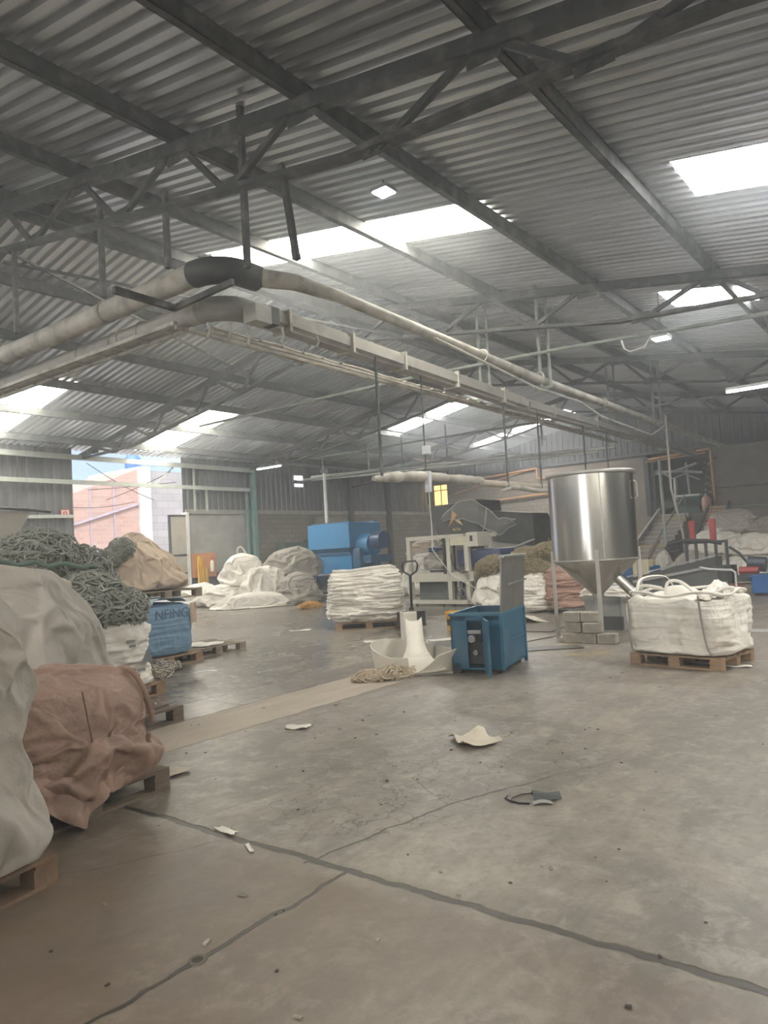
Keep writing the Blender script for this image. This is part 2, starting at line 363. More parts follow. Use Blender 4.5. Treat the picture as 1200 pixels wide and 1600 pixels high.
    lines = [((2.66, 12), (2.66, -8), 0.027), ((2.66, 2.36), (-4, 2.36), 0.014), ((2.62, 2.60), (3.62, 2.42), 0.011), ((3.62, 2.42), (4.35, 2.12), 0.011), ((4.35, 2.12), (4.95, 1.86), 0.004),
             ((3.62, 2.42), (3.95, 2.9), 0.0035), ((3.95, 2.9), (4.5, 2.8), 0.003), ((2.6, 3.2), (2.0, 3.5), 0.004), ((2.7, 3.6), (3.4, 3.5), 0.003),
             ((-4, 5.02), (7.5, 5.02), 0.008), ((-4, 5.84), (14, 5.84), 0.012), ((7.6, -8), (7.6, 5.84), 0.008), ((-4, 7.5), (32, 7.5), 0.012), ((-4, 9.7), (32, 9.7), 0.014), ((-4, 12.4), (32, 12.4), 0.014), ((-4, 15.2), (32, 15.2), 0.015),
             ((-4, 18.2), (32, 18.2), 0.015), ((5.1, 5.84), (5.1, 21), 0.01), ((8.3, 5.84), (8.3, 21), 0.012), ((11.6, 5.84), (11.6, 21), 0.012), ((15, -6), (15, 21), 0.012), ((12.5, -8), (12.5, 5.84), 0.01)]
    acc = None
    for a, bb, w in lines:
        s_ = seg(a, bb, w, WP); acc = s_ if acc is None else mth('MAXIMUM', acc, s_)
    # fine crazing near the big crack
    vo = n.new('ShaderNodeTexVoronoi'); vo.feature = 'DISTANCE_TO_EDGE'; vo.inputs['Scale'].default_value = 3.2
    wz = n.new('ShaderNodeVectorMath'); wz.operation = 'MULTIPLY_ADD'; l.new(wob.outputs['Color'], wz.inputs[0]); wz.inputs[1].default_value = (0.5, 0.5, 0); l.new(P, wz.inputs[2])
    l.new(wz.outputs[0], vo.inputs['Vector'])
    cz = seg((3.6, 3.0), (4.6, 2.7), 1.0, P)
    cr = mth('MULTIPLY', mth('MULTIPLY', rng(vo.outputs['Distance'], 0.006, 0.022, 1, 0), cz), 0.75)
    stain = mth('MULTIPLY', seg((1.55, 3.0), (2.1, 2.9), 0.55, WP), rng(med, 0.4, 0.6, 0, 0.4))
    c = mix(stain, c, (0.12, 0.10, 0.08))
    halo = mth('MULTIPLY', seg((2.66, 12), (2.66, -8), 0.09, WP), 0.35)
    c = mix(halo, c, (0.14, 0.12, 0.09))
    c = mix(mth('MULTIPLY', mth('MAXIMUM', acc, cr), 0.93), c, (0.028, 0.024, 0.018))
    yl = mth('MULTIPLY', mth('MAXIMUM', seg((9.05, 3.95), (9.3, 3.75), 0.16, WP), seg((9.9, 4.55), (10.1, 4.3), 0.12, WP)), rng(med, 0.35, 0.6, 0, 0.75))
    c = mix(yl, c, (0.45, 0.33, 0.12))
    spk = mth('MULTIPLY', rng(speck, 0.70, 0.73), rng(med, 0.4, 0.6, 0, 0.7))
    c = mix(spk, c, (0.07, 0.06, 0.05))
    l.new(c, b.inputs['Base Color'])
    far = rng(Y, 5.5, 6.5)
    rr = mth('ADD', rng(big, 0.3, 0.7, 0.40, 0.46), mth('MULTIPLY', far, -0.16))
    rr = mth('ADD', rr, mth('MULTIPLY', strip, 0.22)); l.new(rr, b.inputs['Roughness'])
    b.inputs['Specular IOR Level'].default_value = 0.55
    bp = n.new('ShaderNodeBump'); bp.inputs['Strength'].default_value = 0.35; bp.inputs['Distance'].default_value = 0.012
    hh = mth('SUBTRACT', mth('MULTIPLY', fine, 0.25), mth('MULTIPLY', acc, 1.0)); l.new(hh, bp.inputs['Height']); l.new(bp.outputs[0], b.inputs['Normal'])
    return m
mb = MB(); mb.mm((XB, YS, -0.2), (XE + 0.3, YE + 0.05, 0.0))
tag(mb.build('floor', floor_material()), 'worn grey concrete floor with joints, cracks and a pale patched strip', 'floor', kind='structure')

# ------------------------------------------------------------------ walls
def corr_wall_y(x0, x1, z0, z1, y, m, name, label, ztop=None):
    mb = MB(); corr_x(mb, x0, x1, lambda x, t, h: (x, y - h, z0 + (z1 - z0) * t), depth=0.04, pitch=0.28)
    return tag(mb.build(name, m), label, 'wall', kind='structure')
corr_wall_y(XB, 12.5, 0, 5.3, YE, WALLM, 'wall_left', 'dark ribbed metal cladding left of the gate opening')
corr_wall_y(16.7, XE, 3.25, 5.3, YE, WALLM, 'wall_left', 'dark ribbed metal cladding above the block wall right of the gate')
CONL = mat('painted_block', (0.37, 0.37, 0.35), 0.85, 0, 0.3, 1.3, 0.2, 15, dirt=((0.22, 0.21, 0.2), 1.4, 0.5))
DADO = mat('dado_paint', (0.11, 0.125, 0.15), 0.7, 0, 0.2, 3)
def brickmat(name, c1, c2, mortar, sx=2.4, sy=4.8, axis='X', rough=0.9, dirt=0.5):
    m = bpy.data.materials.new(name); m.use_nodes = True; n = m.node_tree.nodes; l = m.node_tree.links; b = n['Principled BSDF']
    b.inputs['Roughness'].default_value = rough
    t = n.new('ShaderNodeTexCoord'); sp = n.new('ShaderNodeSeparateXYZ'); l.new(t.outputs['Object'], sp.inputs[0])
    cb = n.new('ShaderNodeCombineXYZ'); l.new(sp.outputs[0 if axis == 'X' else 1], cb.inputs[0]); l.new(sp.outputs[2], cb.inputs[1])
    br = n.new('ShaderNodeTexBrick'); l.new(cb.outputs[0], br.inputs['Vector']); br.inputs['Scale'].default_value = 1.0
    br.inputs['Brick Width'].default_value = sx; br.inputs['Row Height'].default_value = sy; br.inputs['Mortar Size'].default_value = 0.016
    br.inputs['Color1'].default_value = rgb(c1); br.inputs['Color2'].default_value = rgb(c2); br.inputs['Mortar'].default_value = rgb(mortar)
    nz = n.new('ShaderNodeTexNoise'); nz.inputs['Scale'].default_value = 0.9; nz.inputs['Detail'].default_value = 8; l.new(t.outputs['Object'], nz.inputs['Vector'])
    mr = n.new('ShaderNodeMapRange'); mr.inputs[1].default_value = 0.35; mr.inputs[2].default_value = 0.65; mr.inputs[4].default_value = dirt; l.new(nz.outputs[0], mr.inputs[0])
    mx = n.new('ShaderNodeMix'); mx.data_type = 'RGBA'; mx.inputs[7].default_value = rgb(mortar); l.new(mr.outputs[0], mx.inputs[0]); l.new(br.outputs[0], mx.inputs[6])
    l.new(mx.outputs[2], b.inputs['Base Color']); return m
BLOCK = brickmat('concrete_block', (0.27, 0.225, 0.185), (0.21, 0.18, 0.15), (0.15, 0.13, 0.11), 0.4, 0.2, 'Y')
BLOCKX = brickmat('concrete_block_x', (0.26, 0.225, 0.19), (0.2, 0.18, 0.155), (0.15, 0.135, 0.115), 0.4, 0.2, 'X')
mb = MB(); mb.mm((16.8, YE - 0.05, 1.0), (20.3, YE + 0.15, 3.25)); tag(mb.build('wall_left', CONL), 'pale grey rendered lower wall between the gate and the teal column', 'wall', kind='structure')
mb = MB(); mb.mm((16.8, YE - 0.06, 0.0), (20.3, YE + 0.15, 1.0)); tag(mb.build('baseboard_left', DADO), 'dark blue-grey painted dado below the orange board', 'wall', kind='structure')
mb = MB(); mb.mm((20.3, YE - 0.05, 0.0), (XE, YE + 0.15, 3.25)); tag(mb.build('wall_left', BLOCKX), 'brown block lower wall behind the blue mixer', 'wall', kind='structure')
mb = MB(); mb.mm((16.8, YE - 0.1, 3.2), (XE, YE + 0.16, 3.36)); tag(mb.build('trim_2', CONC), 'concrete bond beam along the top of the block wall', 'wall', kind='structure')
# end wall with the framed opening (y 7.7 .. 10.45, z 2.3 .. 4.85) and the amber window in the corner
CONE = mat('rendered_end_wall', (0.215, 0.18, 0.15), 0.9, 0, 0.3, 0.8, 0.3, 12, dirt=((0.19, 0.17, 0.15), 0.9, 0.6))
mb = MB()
mb.mm((XE, YS, 0), (XE + 0.2, 7.75, 5.05)); mb.mm((XE, 7.75, 0), (XE + 0.2, 10.4, 2.3)); mb.mm((XE, 10.4, 0), (XE + 0.2, 14.2, 5.05))
tag(mb.build('wall_back', CONE), 'stained brown rendered end wall around the framed opening', 'wall', kind='structure')
mb = MB(); mb.mm((XE, 14.2, 0), (XE + 0.2, 20.9, 5.05)); mb.mm((XE, 20.9, 0), (XE + 0.2, YE + 0.1, 3.7)); mb.mm((XE, 21.75, 3.7), (XE + 0.2, YE + 0.1, 5.05)); mb.mm((XE, 20.9, 4.75), (XE + 0.2, 21.75, 5.05))
tag(mb.build('wall_back', BLOCK), 'exposed block part of the end wall behind the black hopper', 'wall', kind='structure')
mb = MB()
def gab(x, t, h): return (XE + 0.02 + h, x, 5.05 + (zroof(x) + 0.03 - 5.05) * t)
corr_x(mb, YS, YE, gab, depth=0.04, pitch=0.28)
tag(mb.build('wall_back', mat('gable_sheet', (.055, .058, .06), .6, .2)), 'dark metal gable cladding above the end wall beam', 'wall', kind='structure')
mb = MB(); mb.mm((XE - 0.12, YS, 5.0), (XE + 0.1, YE, 5.14)); tag(mb.build('trim_3', STEELD), 'dark horizontal steel beam along the end wall at eave height', 'beam', kind='structure')
mb = MB(); corr_x(mb, XB, XE, lambda x, t, h: (x, YS + h, 0 + zroof(YS) * t), depth=0.04, pitch=0.28); tag(mb.build('wall_right', WALLM), 'ribbed metal side wall outside the frame on the right', 'wall', kind='structure')
mb = MB()
corr_x(mb, YS, 0.5, lambda x, t, h: (XB + h, x, zroof(x) * t), depth=0.04, pitch=0.28); corr_x(mb, 6.5, YE, lambda x, t, h: (XB + h, x, 5.2 * t), depth=0.04, pitch=0.28); corr_x(mb, 0.5, 6.5, lambda x, t, h: (XB + h, x, 4.4 + (zroof(x) - 4.4) * t), depth=0.04, pitch=0.28)
tag(mb.build('wall_front', WALLM), 'ribbed metal wall with a wide gateway behind the viewpoint', 'wall', kind='structure')
# room beyond the opening
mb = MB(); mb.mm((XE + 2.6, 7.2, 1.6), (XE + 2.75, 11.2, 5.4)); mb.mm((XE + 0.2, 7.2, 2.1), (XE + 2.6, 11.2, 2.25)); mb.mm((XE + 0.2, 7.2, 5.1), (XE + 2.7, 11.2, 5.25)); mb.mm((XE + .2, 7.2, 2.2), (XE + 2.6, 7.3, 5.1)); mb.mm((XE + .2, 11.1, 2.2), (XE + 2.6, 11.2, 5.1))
tag(mb.build('wall_beyond', mat('dim_room', (.12, .105, .09), .9)), 'plain wall of the dim room behind the framed opening', 'wall', kind='structure')  # the shade of this room is put into its dark wall colour
mb = MB(); mb.mm((XE + 0.08, 20.9, 3.7), (XE + 0.1, 21.75, 4.75))
w = tag(mb.build('window_1', emis('amber_pane', (1.0, 0.62, 0.18), 1.3)), 'small amber lit window high in the far corner of the end wall', 'window', kind='structure')
MB().mm((XE + 0.04, 21.3, 3.7), (XE + 0.12, 21.34, 4.75)).build('mullion', STEELD, w)
MB().mm((XE + 0.04, 20.9, 4.45), (XE + 0.12, 21.75, 4.5)).build('mullion', STEELD, w)
mb = MB(); mb.mm((22.5, YE - 0.06, 4.67), (23.0, YE - 0.05, 4.85)); mb.mm((22.5, YE - 0.06, 4.38), (23.0, YE - 0.05, 4.5)); 
tag(mb.build('window_2', emis('white_pane', (0.95, 0.97, 1.0), 2.2)), 'small bright louvred window in the ribbed wall left of the grey pole', 'window', kind='structure')
# ------------------------------------------------------------------ roof steel
ordn = ['first', 'second', 'third', 'fourth', 'fifth', 'sixth', 'seventh', 'eighth', 'ninth', 'tenth']
def purlin(y, label, w=0.085, h=0.2):
    z = zroof(y) - 0.005
    mb = MB(); x0, x1 = XB, XE
    mb.mm((x0, -w / 2, -h), (x1, -w / 2 + 0.012, 0)); mb.mm((x0, -w / 2, -0.012), (x1, w / 2, 0)); mb.mm((x0, -w / 2, -h), (x1, w / 2, -h + 0.012))
    mb.mm((x0, w / 2 - 0.012, -0.045), (x1, w / 2, 0)); mb.mm((x0, w / 2 - 0.012, -h), (x1, w / 2, -h + 0.045))
    o = mb.build('purlin', STEEL); o.location = (0, y, z - 0.004)
    return tag(o, label, 'roof beam', 'steel purlins under the roof sheets', 'structure')
purlin(YR - 0.16, 'steel purlin on the near side of the roof peak'); purlin(YR + 0.16, 'steel purlin on the far side of the roof peak')
for i, y in enumerate((8.97, 6.84, 4.86, 2.76, 0.7, -1.4, -3.5, -5.6, -7.7)): purlin(y, 'steel purlin, %s one down the near slope from the roof peak' % ordn[i])
for i, y in enumerate((13.2, 15.2, 17.15, 19.0, 20.9)): purlin(y, 'steel purlin, %s one down the gate-side slope from the roof peak' % ordn[i])

def truss(X, label, slim=False):
    t = thing('roof_truss', label, 'roof truss', (X, 0, 0), 0, 'steel roof trusses across the hall', 'structure')
    H = 0.19                                     # purlin depth below which the rafter sits
    def top(y): return zroof(y) - H - 0.08
    def bot(y):
        if y > YR: return max(4.93, zroof(YR) - 1.1 - (y - YR) * 0.152)
        return max(5.06, zroof(y) - 0.92) if y > 1.0 else min(5.06, zroof(y) - 0.55)
    w = 0.13
    for a, b in ((YS + .1, YR), (YR, YE - 0.1)):
        mb = MB(); mb.bar((0, a, top(a)), (0, b, top(b)), 0.15, w, (1, 0, 0)); mb.build('top_chord', STEEL, t)
    mb = MB()
    ys = [YS + 0.1, 0.9, 4.3, 5.4, 8.2, YR, 13.5, 16, 19, YE - 0.2]
    for a, b in zip(ys, ys[1:]): mb.bar((-0.035, a, bot(a)), (-0.035, b, bot(b)), 0.055, 0.07, (1, 0, 0)); mb.bar((0.035, a, bot(a)), (0.035, b, bot(b)), 0.055, 0.07, (1, 0, 0))
    mb.build('bottom_chord', STEEL, t)
    nodes_t = [-7.7, -5.6, -3.5, -1.4, 0.7, 2.76, 4.86, 6.84, 8.97, YR, 13.2, 15.2, 17.15, 19.0, 20.9]
    for a, b in zip(nodes_t, nodes_t[1:]):
        m_ = (a + b) / 2 + (0.12 if b <= YR else -0.1)
        for q in (a, b):
            mb = MB(); mb.bar((0, q + (0.08 if m_ > q else -0.08), top(q)), (0, m_ + (0.04 if q > m_ else -0.04), bot(m_)), 0.07, 0.06, (1, 0, 0)); mb.build('strut', STEEL, t)
    mb = MB()
    for q in nodes_t: mb.box((0, q, top(q) - 0.06), (0.02, 0.34, 0.2))
    for a, b in zip(nodes_t, nodes_t[1:]): m_ = (a + b) / 2 + (0.12 if b <= YR else -0.1); mb.box((0, m_, bot(m_) + 0.04), (0.02, 0.32, 0.16))
    o = mb.build('gusset_plates', STEEL, t)
    return t
truss(5.35, 'nearest roof truss, overhead, with the hangers of the dusty pipes')
truss(12.75, 'second roof truss, ending beside the left edge of the gate opening')
truss(19.8, 'third roof truss, landing on the teal column')
truss(26.9, 'farthest roof truss, close to the end wall')
truss(-1.9, 'roof truss behind the viewpoint')
# wind bracing rods between the near trusses, under the peak
mb = MB(); mb.bar((5.35, 11.1, 6.2), (12.75, 8.9, 6.0), 0.04, 0.04); mb.bar((5.35, 11.3, 6.15), (0, 13.5, 6.0), 0.04, 0.04)
mb.bar((5.35, 10.9, 6.3), (12.75, 13.5, 5.95), 0.04, 0.04)
tag(mb.build('bracing_bar', STEEL), 'thin diagonal bracing bars under the roof peak between trusses', 'bracing', kind='structure')

# ------------------------------------------------------------------ gate side frame
t = thing('steel_column', 'teal painted steel column at the right end of the gate frame', 'column', (19.95, 21.65, 0), 0, kind='structure')
mb = MB(); mb.mm((-0.1, -0.08, 0), (0.1, 0.08, 4.95), 0.01); mb.build('shaft', TEAL, t)
mb = MB(); mb.mm((-0.17, -0.15, 0), (0.17, 0.15, 0.02)); mb.build('base_plate', TEAL, t)
mb = MB(); mb.mm((-0.36, 0.0, 0), (-0.26, 0.09, 4.1), 0.01); mb.build('inner_post', TEAL, t)
def beam(a, b, w, h, m, name, label):
    mb = MB(); a = Vector(a); b = Vector(b); mb.bar((0, 0, 0), b - a, w, h, (0, 0, 1)); o = mb.build(name, m); o.location = a
    return tag(o, label, 'beam', kind='structure')
beam((5, 21.6, 5.0), (19.95, 21.6, 4.9), 0.1, 0.16, HAZED, 'steel_beam', 'pale horizontal steel beam across the top of the gate opening')
beam((5, 21.6, 4.2), (19.7, 21.6, 4.13), 0.09, 0.13, HAZED, 'steel_beam', 'lower pale steel beam crossing the gate opening')
beam((16.3, 21.7, 4.9), (15.4, 21.7, 4.2), 0.04, 0.04, HAZED, 'steel_brace', 'short diagonal brace between the two gate beams')
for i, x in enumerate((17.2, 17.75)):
    beam((x, YE - 0.1, 3.3), (x, YE - 0.1, 4.15 if i else 4.9), 0.08, 0.06, HAZED, 'wall_stud', ['slim upright on the ribbed wall just right of the gate', 'shorter upright on the ribbed wall nearer the teal column'][i])
beam((5, 21.75, 3.05), (12.45, 21.75, 3.1), 0.06, 0.1, HAZED, 'wall_rail', 'lower horizontal rail on the cladding left of the gate')
t = thing('door_1', 'pale patched sliding gate leaf standing at the right of the opening', 'gate', (16.05, YE - 0.12, 0), 0, kind='structure')
GATE = mat('gate_panel', (0.45, 0.42, 0.36), 0.7, 0, 0.25, 2, dirt=((0.3, 0.22, 0.15), 2, 0.5))
mb = MB(); mb.mm((0, 0, 0.02), (0.68, 0.07, 3.14)); mb.build('panel', GATE, t)
mb = MB(); mb.mm((-0.02, -0.02, 0.02), (0.02, 0.09, 3.16)); mb.mm((0, -0.02, 3.1), (0.68, 0.09, 3.16)); mb.mm((0, -0.02, 1.7), (0.68, 0.0, 1.74)); mb.mm((0, -0.02, 1.05), (0.68, 0.0, 1.08)); mb.build('frame', STEELD, t)
mb = MB(); mb.mm((16.74, YE - 0.16, 0), (16.86, YE + 0.1, 3.25)); tag(mb.build('door_post', mat('white_paint', (0.7, 0.7, 0.68), 0.6)), 'white upright post between gate leaf and rendered wall', 'post', kind='structure')
# ------------------------------------------------------------------ outside the gate
GRD = mat('yard_ground', (0.45, 0.42, 0.38), 0.95, 0, 0.2, 1)
mb = MB(); mb.mm((-40, YE + 0.2, -0.25), (90, 90, -0.02)); tag(mb.build('ground', GRD), 'pale dusty yard outside the gate', 'ground', kind='structure')
BRK = brickmat('red_brick', (0.38, 0.22, 0.18), (0.46, 0.28, 0.23), (0.38, 0.32, 0.30), 0.45, 0.22, 'X', dirt=0.35)
BLW = brickmat('white_block', (0.36, 0.34, 0.35), (0.30, 0.28, 0.29), (0.22, 0.21, 0.21), 0.8, 0.42, 'X', dirt=0.3)
t = thing('brick_building', 'pink brick building with sloping top seen through the gate', 'building', (0, 36, 0))
mb = MB(); mb.prism([(15, 0, -0.1), (24.6, 0, -0.1), (24.6, 0, 6.85), (20.5, 0, 5.3), (15, 0, 3.3)], (0, 5, 0)); mb.build('brick_wall', BRK, t)
mb = MB(); mb.mm((24.6, -0.1, -0.1), (36, 5, 6.75)); mb.build('block_wall', BLW, t)
mb = MB(); mb.mm((24.45, -0.2, -0.1), (25.2, 5, 6.95)); mb.build('concrete_column', mat('ext_conc', (0.6, 0.59, 0.58), 0.9), t)
mb = MB(); mb.mm((15, -0.1, 0.2), (24.5, 0.0, 2.3)); mb.build('blue_painted_dado', mat('ext_blue', (0.33, 0.42, 0.70), 0.85, 0, 0.3, 0.6), t)
mb = MB(); mb.bar((15, -0.12, 2.1), (24.4, -0.12, 4.85), 0.1, 0.12); mb.bar((22.9, -0.05, 0), (22.9, -0.05, 6.2), 0.15, 0.05); mb.bar((21.5, -0.05, 0), (21.5, -0.05, 5.7), 0.1, 0.05)
mb.build('band_course', mat('ext_band', (0.42, 0.36, 0.42), 0.9), t)
t = thing('water_tank', 'blue water tank standing on top of the brick building', 'water tank', (24.9, 37, 6.95))
MB().lathe([(0, 0), (0.42, 0), (0.45, 0.1), (0.45, 0.6), (0.3, 0.8), (0.12, 0.86), (0, 0.86)], 20).build('drum', mat('tank_blue', (0.05, 0.17, 0.55), 0.4), t, True)
MB().lathe([(0.13, 0.84), (0.14, 0.92), (0, 0.93)], 12).build('lid', RUB, t)
mb = MB()
for (a, b, sag) in (((12.5, 21.0, 4.7), (17.0, 24, 3.9), 0.1), ((12.5, 24, 3.7), (17.5, 26, 4.0), 0.2), ((16.7, 22.5, 4.8), (15.3, 24.5, 3.9), 0.05), ((16.8, 22.3, 4.4), (14.3, 24.0, 4.2), 0.02)):
    mb.tube([Vector(a).lerp(Vector(b), i / 8) - Vector((0, 0, sag * sin(pi * i / 8))) for i in range(9)], 0.012, 5)
tag(mb.build('utility_cables', RUB), 'thin dark cables crossing the daylight of the gate opening', 'cable')

# ------------------------------------------------------------------ overhead pipework
def arc(c, r, a0, a1, n, ax='xy', z=0):
    return [Vector((c[0] + r * cos(a0 + (a1 - a0) * i / n), c[1] + r * sin(a0 + (a1 - a0) * i / n), z)) for i in range(n + 1)]
t = thing('dust_duct', 'thick dusty round duct arriving from the gate side and ending in a dark elbow', 'duct', (5.55, 6.4, 4.88))
mb = MB(); mb.tube([(0, y, -0.0) for y in (0.35, 3, 6, 9, 15.0)], 0.14, 20); mb.build('duct_run', DUSTY, t, True)
mb = MB(); mb.tube([(0, 0.45, 0)] + [Vector((0.38 - 0.38 * cos(a), 0.42 - 0.38 * sin(a), 0)) for a in [pi / 2 * k / 7 for k in range(8)]] + [(0.6, 0.04, 0)], 0.16, 18); mb.build('elbow', mat('rubber_elbow', (0.08, 0.085, 0.085), 0.6), t, True)
mb = MB(); mb.tube([(0.55, 0.04, 0), (0.9, -0.3, -0.06), (1.6, -0.42, -0.1), (7.6, -0.45, -0.33), (14.5, -0.45, -0.42), (21.8, -0.45, -0.48)], [0.12, 0.10, 0.078, 0.078, 0.078, 0.078], 14); mb.build('long_pipe', DUSTY, t, True)
for x in (5.2, 7.35, 10.6, 15.3): MB().tube([Vector((x, -0.45 + 0.1 * cos(a), -0.24 - 0.02 * (x - 5) + 0.1 * sin(a))) for a in [2 * pi * k / 14 for k in range(14)]], 0.015, 5, True).build('pipe_clamp', DUSTY, t, True)
for y in (2.3, 5.1, 7.9): MB().tube([Vector((0.145 * cos(a), y, 0.145 * sin(a))) for a in [2 * pi * k / 18 for k in range(18)]], 0.012, 5, True).build('pipe_clamp', DUSTY, t, True)
t = thing('square_duct', 'wide grey dusty duct running beside the long round pipe', 'duct', (5.95, 6.85, 4.62))
mb = MB(); mb.tube([(0, y, 0) for y in (0.3, 4, 8, 14.5)], 0.145, 20); mb.build('duct_run', mat('dusty_duct', (0.42, 0.41, 0.38), 0.8, 0, 0.3, 3, 0.25, 20, dirt=((0.2, 0.19, 0.18), 3, 0.6)), t, True)
mb = MB(); mb.tube([(0, 0.4, 0)] + [Vector((0.4 - 0.4 * cos(a), 0.4 - 0.4 * sin(a), 0)) for a in [pi / 2 * k / 7 for k in range(8)]] + [(0.6, 0, 0)], 0.155, 18); mb.build('elbow', mat('grey_elbow', (0.30, 0.30, 0.28), 0.7), t, True)
DUCT = MC['dusty_duct']
mb = MB(); mb.bar((0.55, 0, 0), (8.0, -0.03, -0.28), 0.3, 0.26); mb.bar((8.0, -0.03, -0.28), (20.5, -0.1, -0.42), 0.27, 0.24)
bmesh.ops.bevel(mb.b, geom=mb.b.edges[:], offset=0.06, segments=3, affect='EDGES'); mb.build('long_duct', DUCT, t, True)
for x in (1.0, 2.3, 3.6, 5.2, 6.9, 9.2, 11.7, 14.6, 17.5):
    z = -0.0 - 0.28 * min(1, x / 8) - 0.14 * max(0, (x - 8) / 12.5)
    MB().box((x, -0.03, z), (0.05, 0.33, 0.29)).build('joint_band', DUSTY, t)
for y in (1.6, 2.05, 2.25, 3.1): MB().tube([Vector((0.15 * cos(a), y, 0.15 * sin(a))) for a in [2 * pi * k / 18 for k in range(18)]], 0.014, 5, True).build('joint_band', DUSTY, t, True)
t = thing('cable_tray', 'dusty cable tray with bundled lines below the wide duct', 'cable tray', (6.0, 7.35, 4.42))
mb = MB(); mb.bar((-0.3, 14, 0.05), (-0.3, 0.1, 0.05), 0.06, 0.05); mb.bar((-0.1, 14, 0), (-0.1, 0.0, 0), 0.04, 0.04); mb.bar((-0.3, 0.1, 0.0), (14.5, 0, -0.25), 0.05, 0.05); mb.bar((0.1, -0.12, -0.02), (14.5, -0.12, -0.28), 0.035, 0.035)
mb.build('tray_rail', DUSTY, t)
for k in range(34): x = 0.1 + k * 0.42; z = 0.03 - 0.25 * x / 14.5; MB().bar((x, 0.02, z), (x, -0.14, z), 0.02, 0.02).build('rung', DUSTY, t)
for k in range(26): y = 0.4 + k * 0.5; MB().bar((-0.32, y, 0.03), (-0.08, y, 0.0), 0.02, 0.02).build('rung', DUSTY, t)
mb = MB(); rnd = random.Random(3)
for k in range(3):
    pts = [Vector((0.2 + 14.0 * i / 40, -0.06 + 0.03 * k + rnd.uniform(-.02, .02), 0.05 - 0.25 * i / 40 + rnd.uniform(-.012, .012))) for i in range(41)]; mb.tube(pts, 0.016, 6)
mb.build('line_bundle', mat('pale_cable', (0.45, 0.42, 0.36), 0.7), t, True)
t = thing('pipe_cradle', 'dark junction of brackets and a box where the ducts turn', 'bracket', (5.8, 6.6, 4.5))
mb = MB(); mb.bar((-0.98, .8, 0.16), (-.13, .8, 0.14), 0.06, 0.08); mb.bar((-.15, .8, 0.13), (-0.15, -0.3, 0.17), 0.05, 0.07); mb.build('angle_bar', STEEL, t)
mb = MB(); mb.mm((0.35, -0.12, -0.12), (0.62, 0.1, 0.1)); mb.build('box', mat('grey_box', (0.4, 0.4, 0.37), 0.7), t)
mb = MB(); mb.mm((0.62, -0.1, -0.1), (0.78, 0.1, 0.12)); mb.build('box_cover', STEELD, t)
for (x, y, l_) in ((0.2, 0.2, 0.22), (0.42, 0.1, 0.25), (0.8, -0.1, 0.2), (1.4, -0.15, 0.16), (0.0, 0.35, 0.2)): MB().tube([(x, y, -0.12), (x + 0.02, y - 0.01, -0.12 - l_ * 0.5), (x - 0.02, y, -0.12 - l_)], 0.018, 6).build('rag_strip', DUSTY, t, True)
# hangers: (top, bottom)
hang = [((5.4, 5.78, 6.9), 4.62, 'tall dark hanger rod dropping from the near truss to the pipe corner'), ((5.4, 7.15, 5.95), 5.0, 'short hanger left of the dark elbow'), ((5.4, 8.53, 6.25), 5.0, 'hanger over the thick duct, second from the dark elbow'),
        ((5.4, 10.84, 6.4), 5.05, 'hanger over the thick duct at the left edge of the frame'), ((5.4, 5.2, 5.55), 4.5, 'slanting hanger right of the pipe corner')]
for (p, zb, lab) in hang:
    mb = MB(); mb.bar((0, 0, 0), (0.0, -0.15 if 'slanting' in lab else 0, zb - p[2]), 0.06, 0.06); o = mb.build('hanger_rod', STEEL); o.location = p; tag(o, lab, 'hanger', 'pipe hangers')
t_ = [(13.0, 7.27, 'paired hanger frame on the second truss, left one above the long pipe'), (13.0, 5.96, 'paired hanger frame on the second truss, right one above the long pipe'), (20.0, 6.0, 'hanger frame on the third truss above the far pipe end'), (20, 7.2, 'thin hanger frame left of the far pipe end')]
HG = mat('green_grey_pipe', (0.25, 0.28, 0.25), 0.6, 0, 0.3, 5)
for x, y, lab in t_:
    t = thing('pipe_hanger', lab, 'hanger', (x, y, 4.4), 0, 'pipe hangers')
    MB().cyl((0, 0, 0), (0, 0, 2.0 if x < 15 else 1.8), 0.035, n=8).build('rod', HG, t); MB().cyl((0.12, -0.14, 0.0), (0.12, -0.14, 1.9), 0.03, n=8).build('rod', HG, t)
    mb = MB(); mb.bar((-0.02, 0.12, 0.0), (-0.02, -0.25, 0.0), 0.04, 0.05); mb.build('crossbar', HG, t)
mb = MB(); mb.tube([(12.9, 16, 5.15), (12.9, 9, 5.15), (12.9, 5.5, 5.05), (12.9, 3.6, 4.95), (12.9, 1.5, 4.85), (12.9, -2, 4.9)], 0.035, 8); tag(mb.build('conduit_pipe', HG), 'thin pipe slung below the second truss past the small lamp', 'pipe')
for i, (x, y, zt, zb, dx) in enumerate(((8.85, 6.75, 4.45, 2.62, 0), (10.1, 6.78, 4.42, 2.2, 0), (12.9, 6.75, 4.35, 2.5, 0), (14.4, 6.75, 4.3, 2.6, 0), (16.9, 6.76, 4.25, 3.0, 0), (18.4, 6.76, 4.22, 3.0, 0))):
    lab = ['long hanger rod at the left holding the wrapped pipe', 'thin cord-like rod hanging above the white machine frame', 'hanger rod ending at the right end of the wrapped pipe', 'hanger rod above the left rim of the steel tank', 'hanger rod above the middle of the steel tank', 'farther hanger rod right above the steel tank'][i]
    mb = MB(); mb.cyl((0, 0, 0), (0, 0, zb - zt), 0.022 if i != 1 else 0.012, n=8); o = mb.build('hanger_rod', STEEL); o.location = (x, y, zt); tag(o, lab, 'hanger', 'pipe hangers')
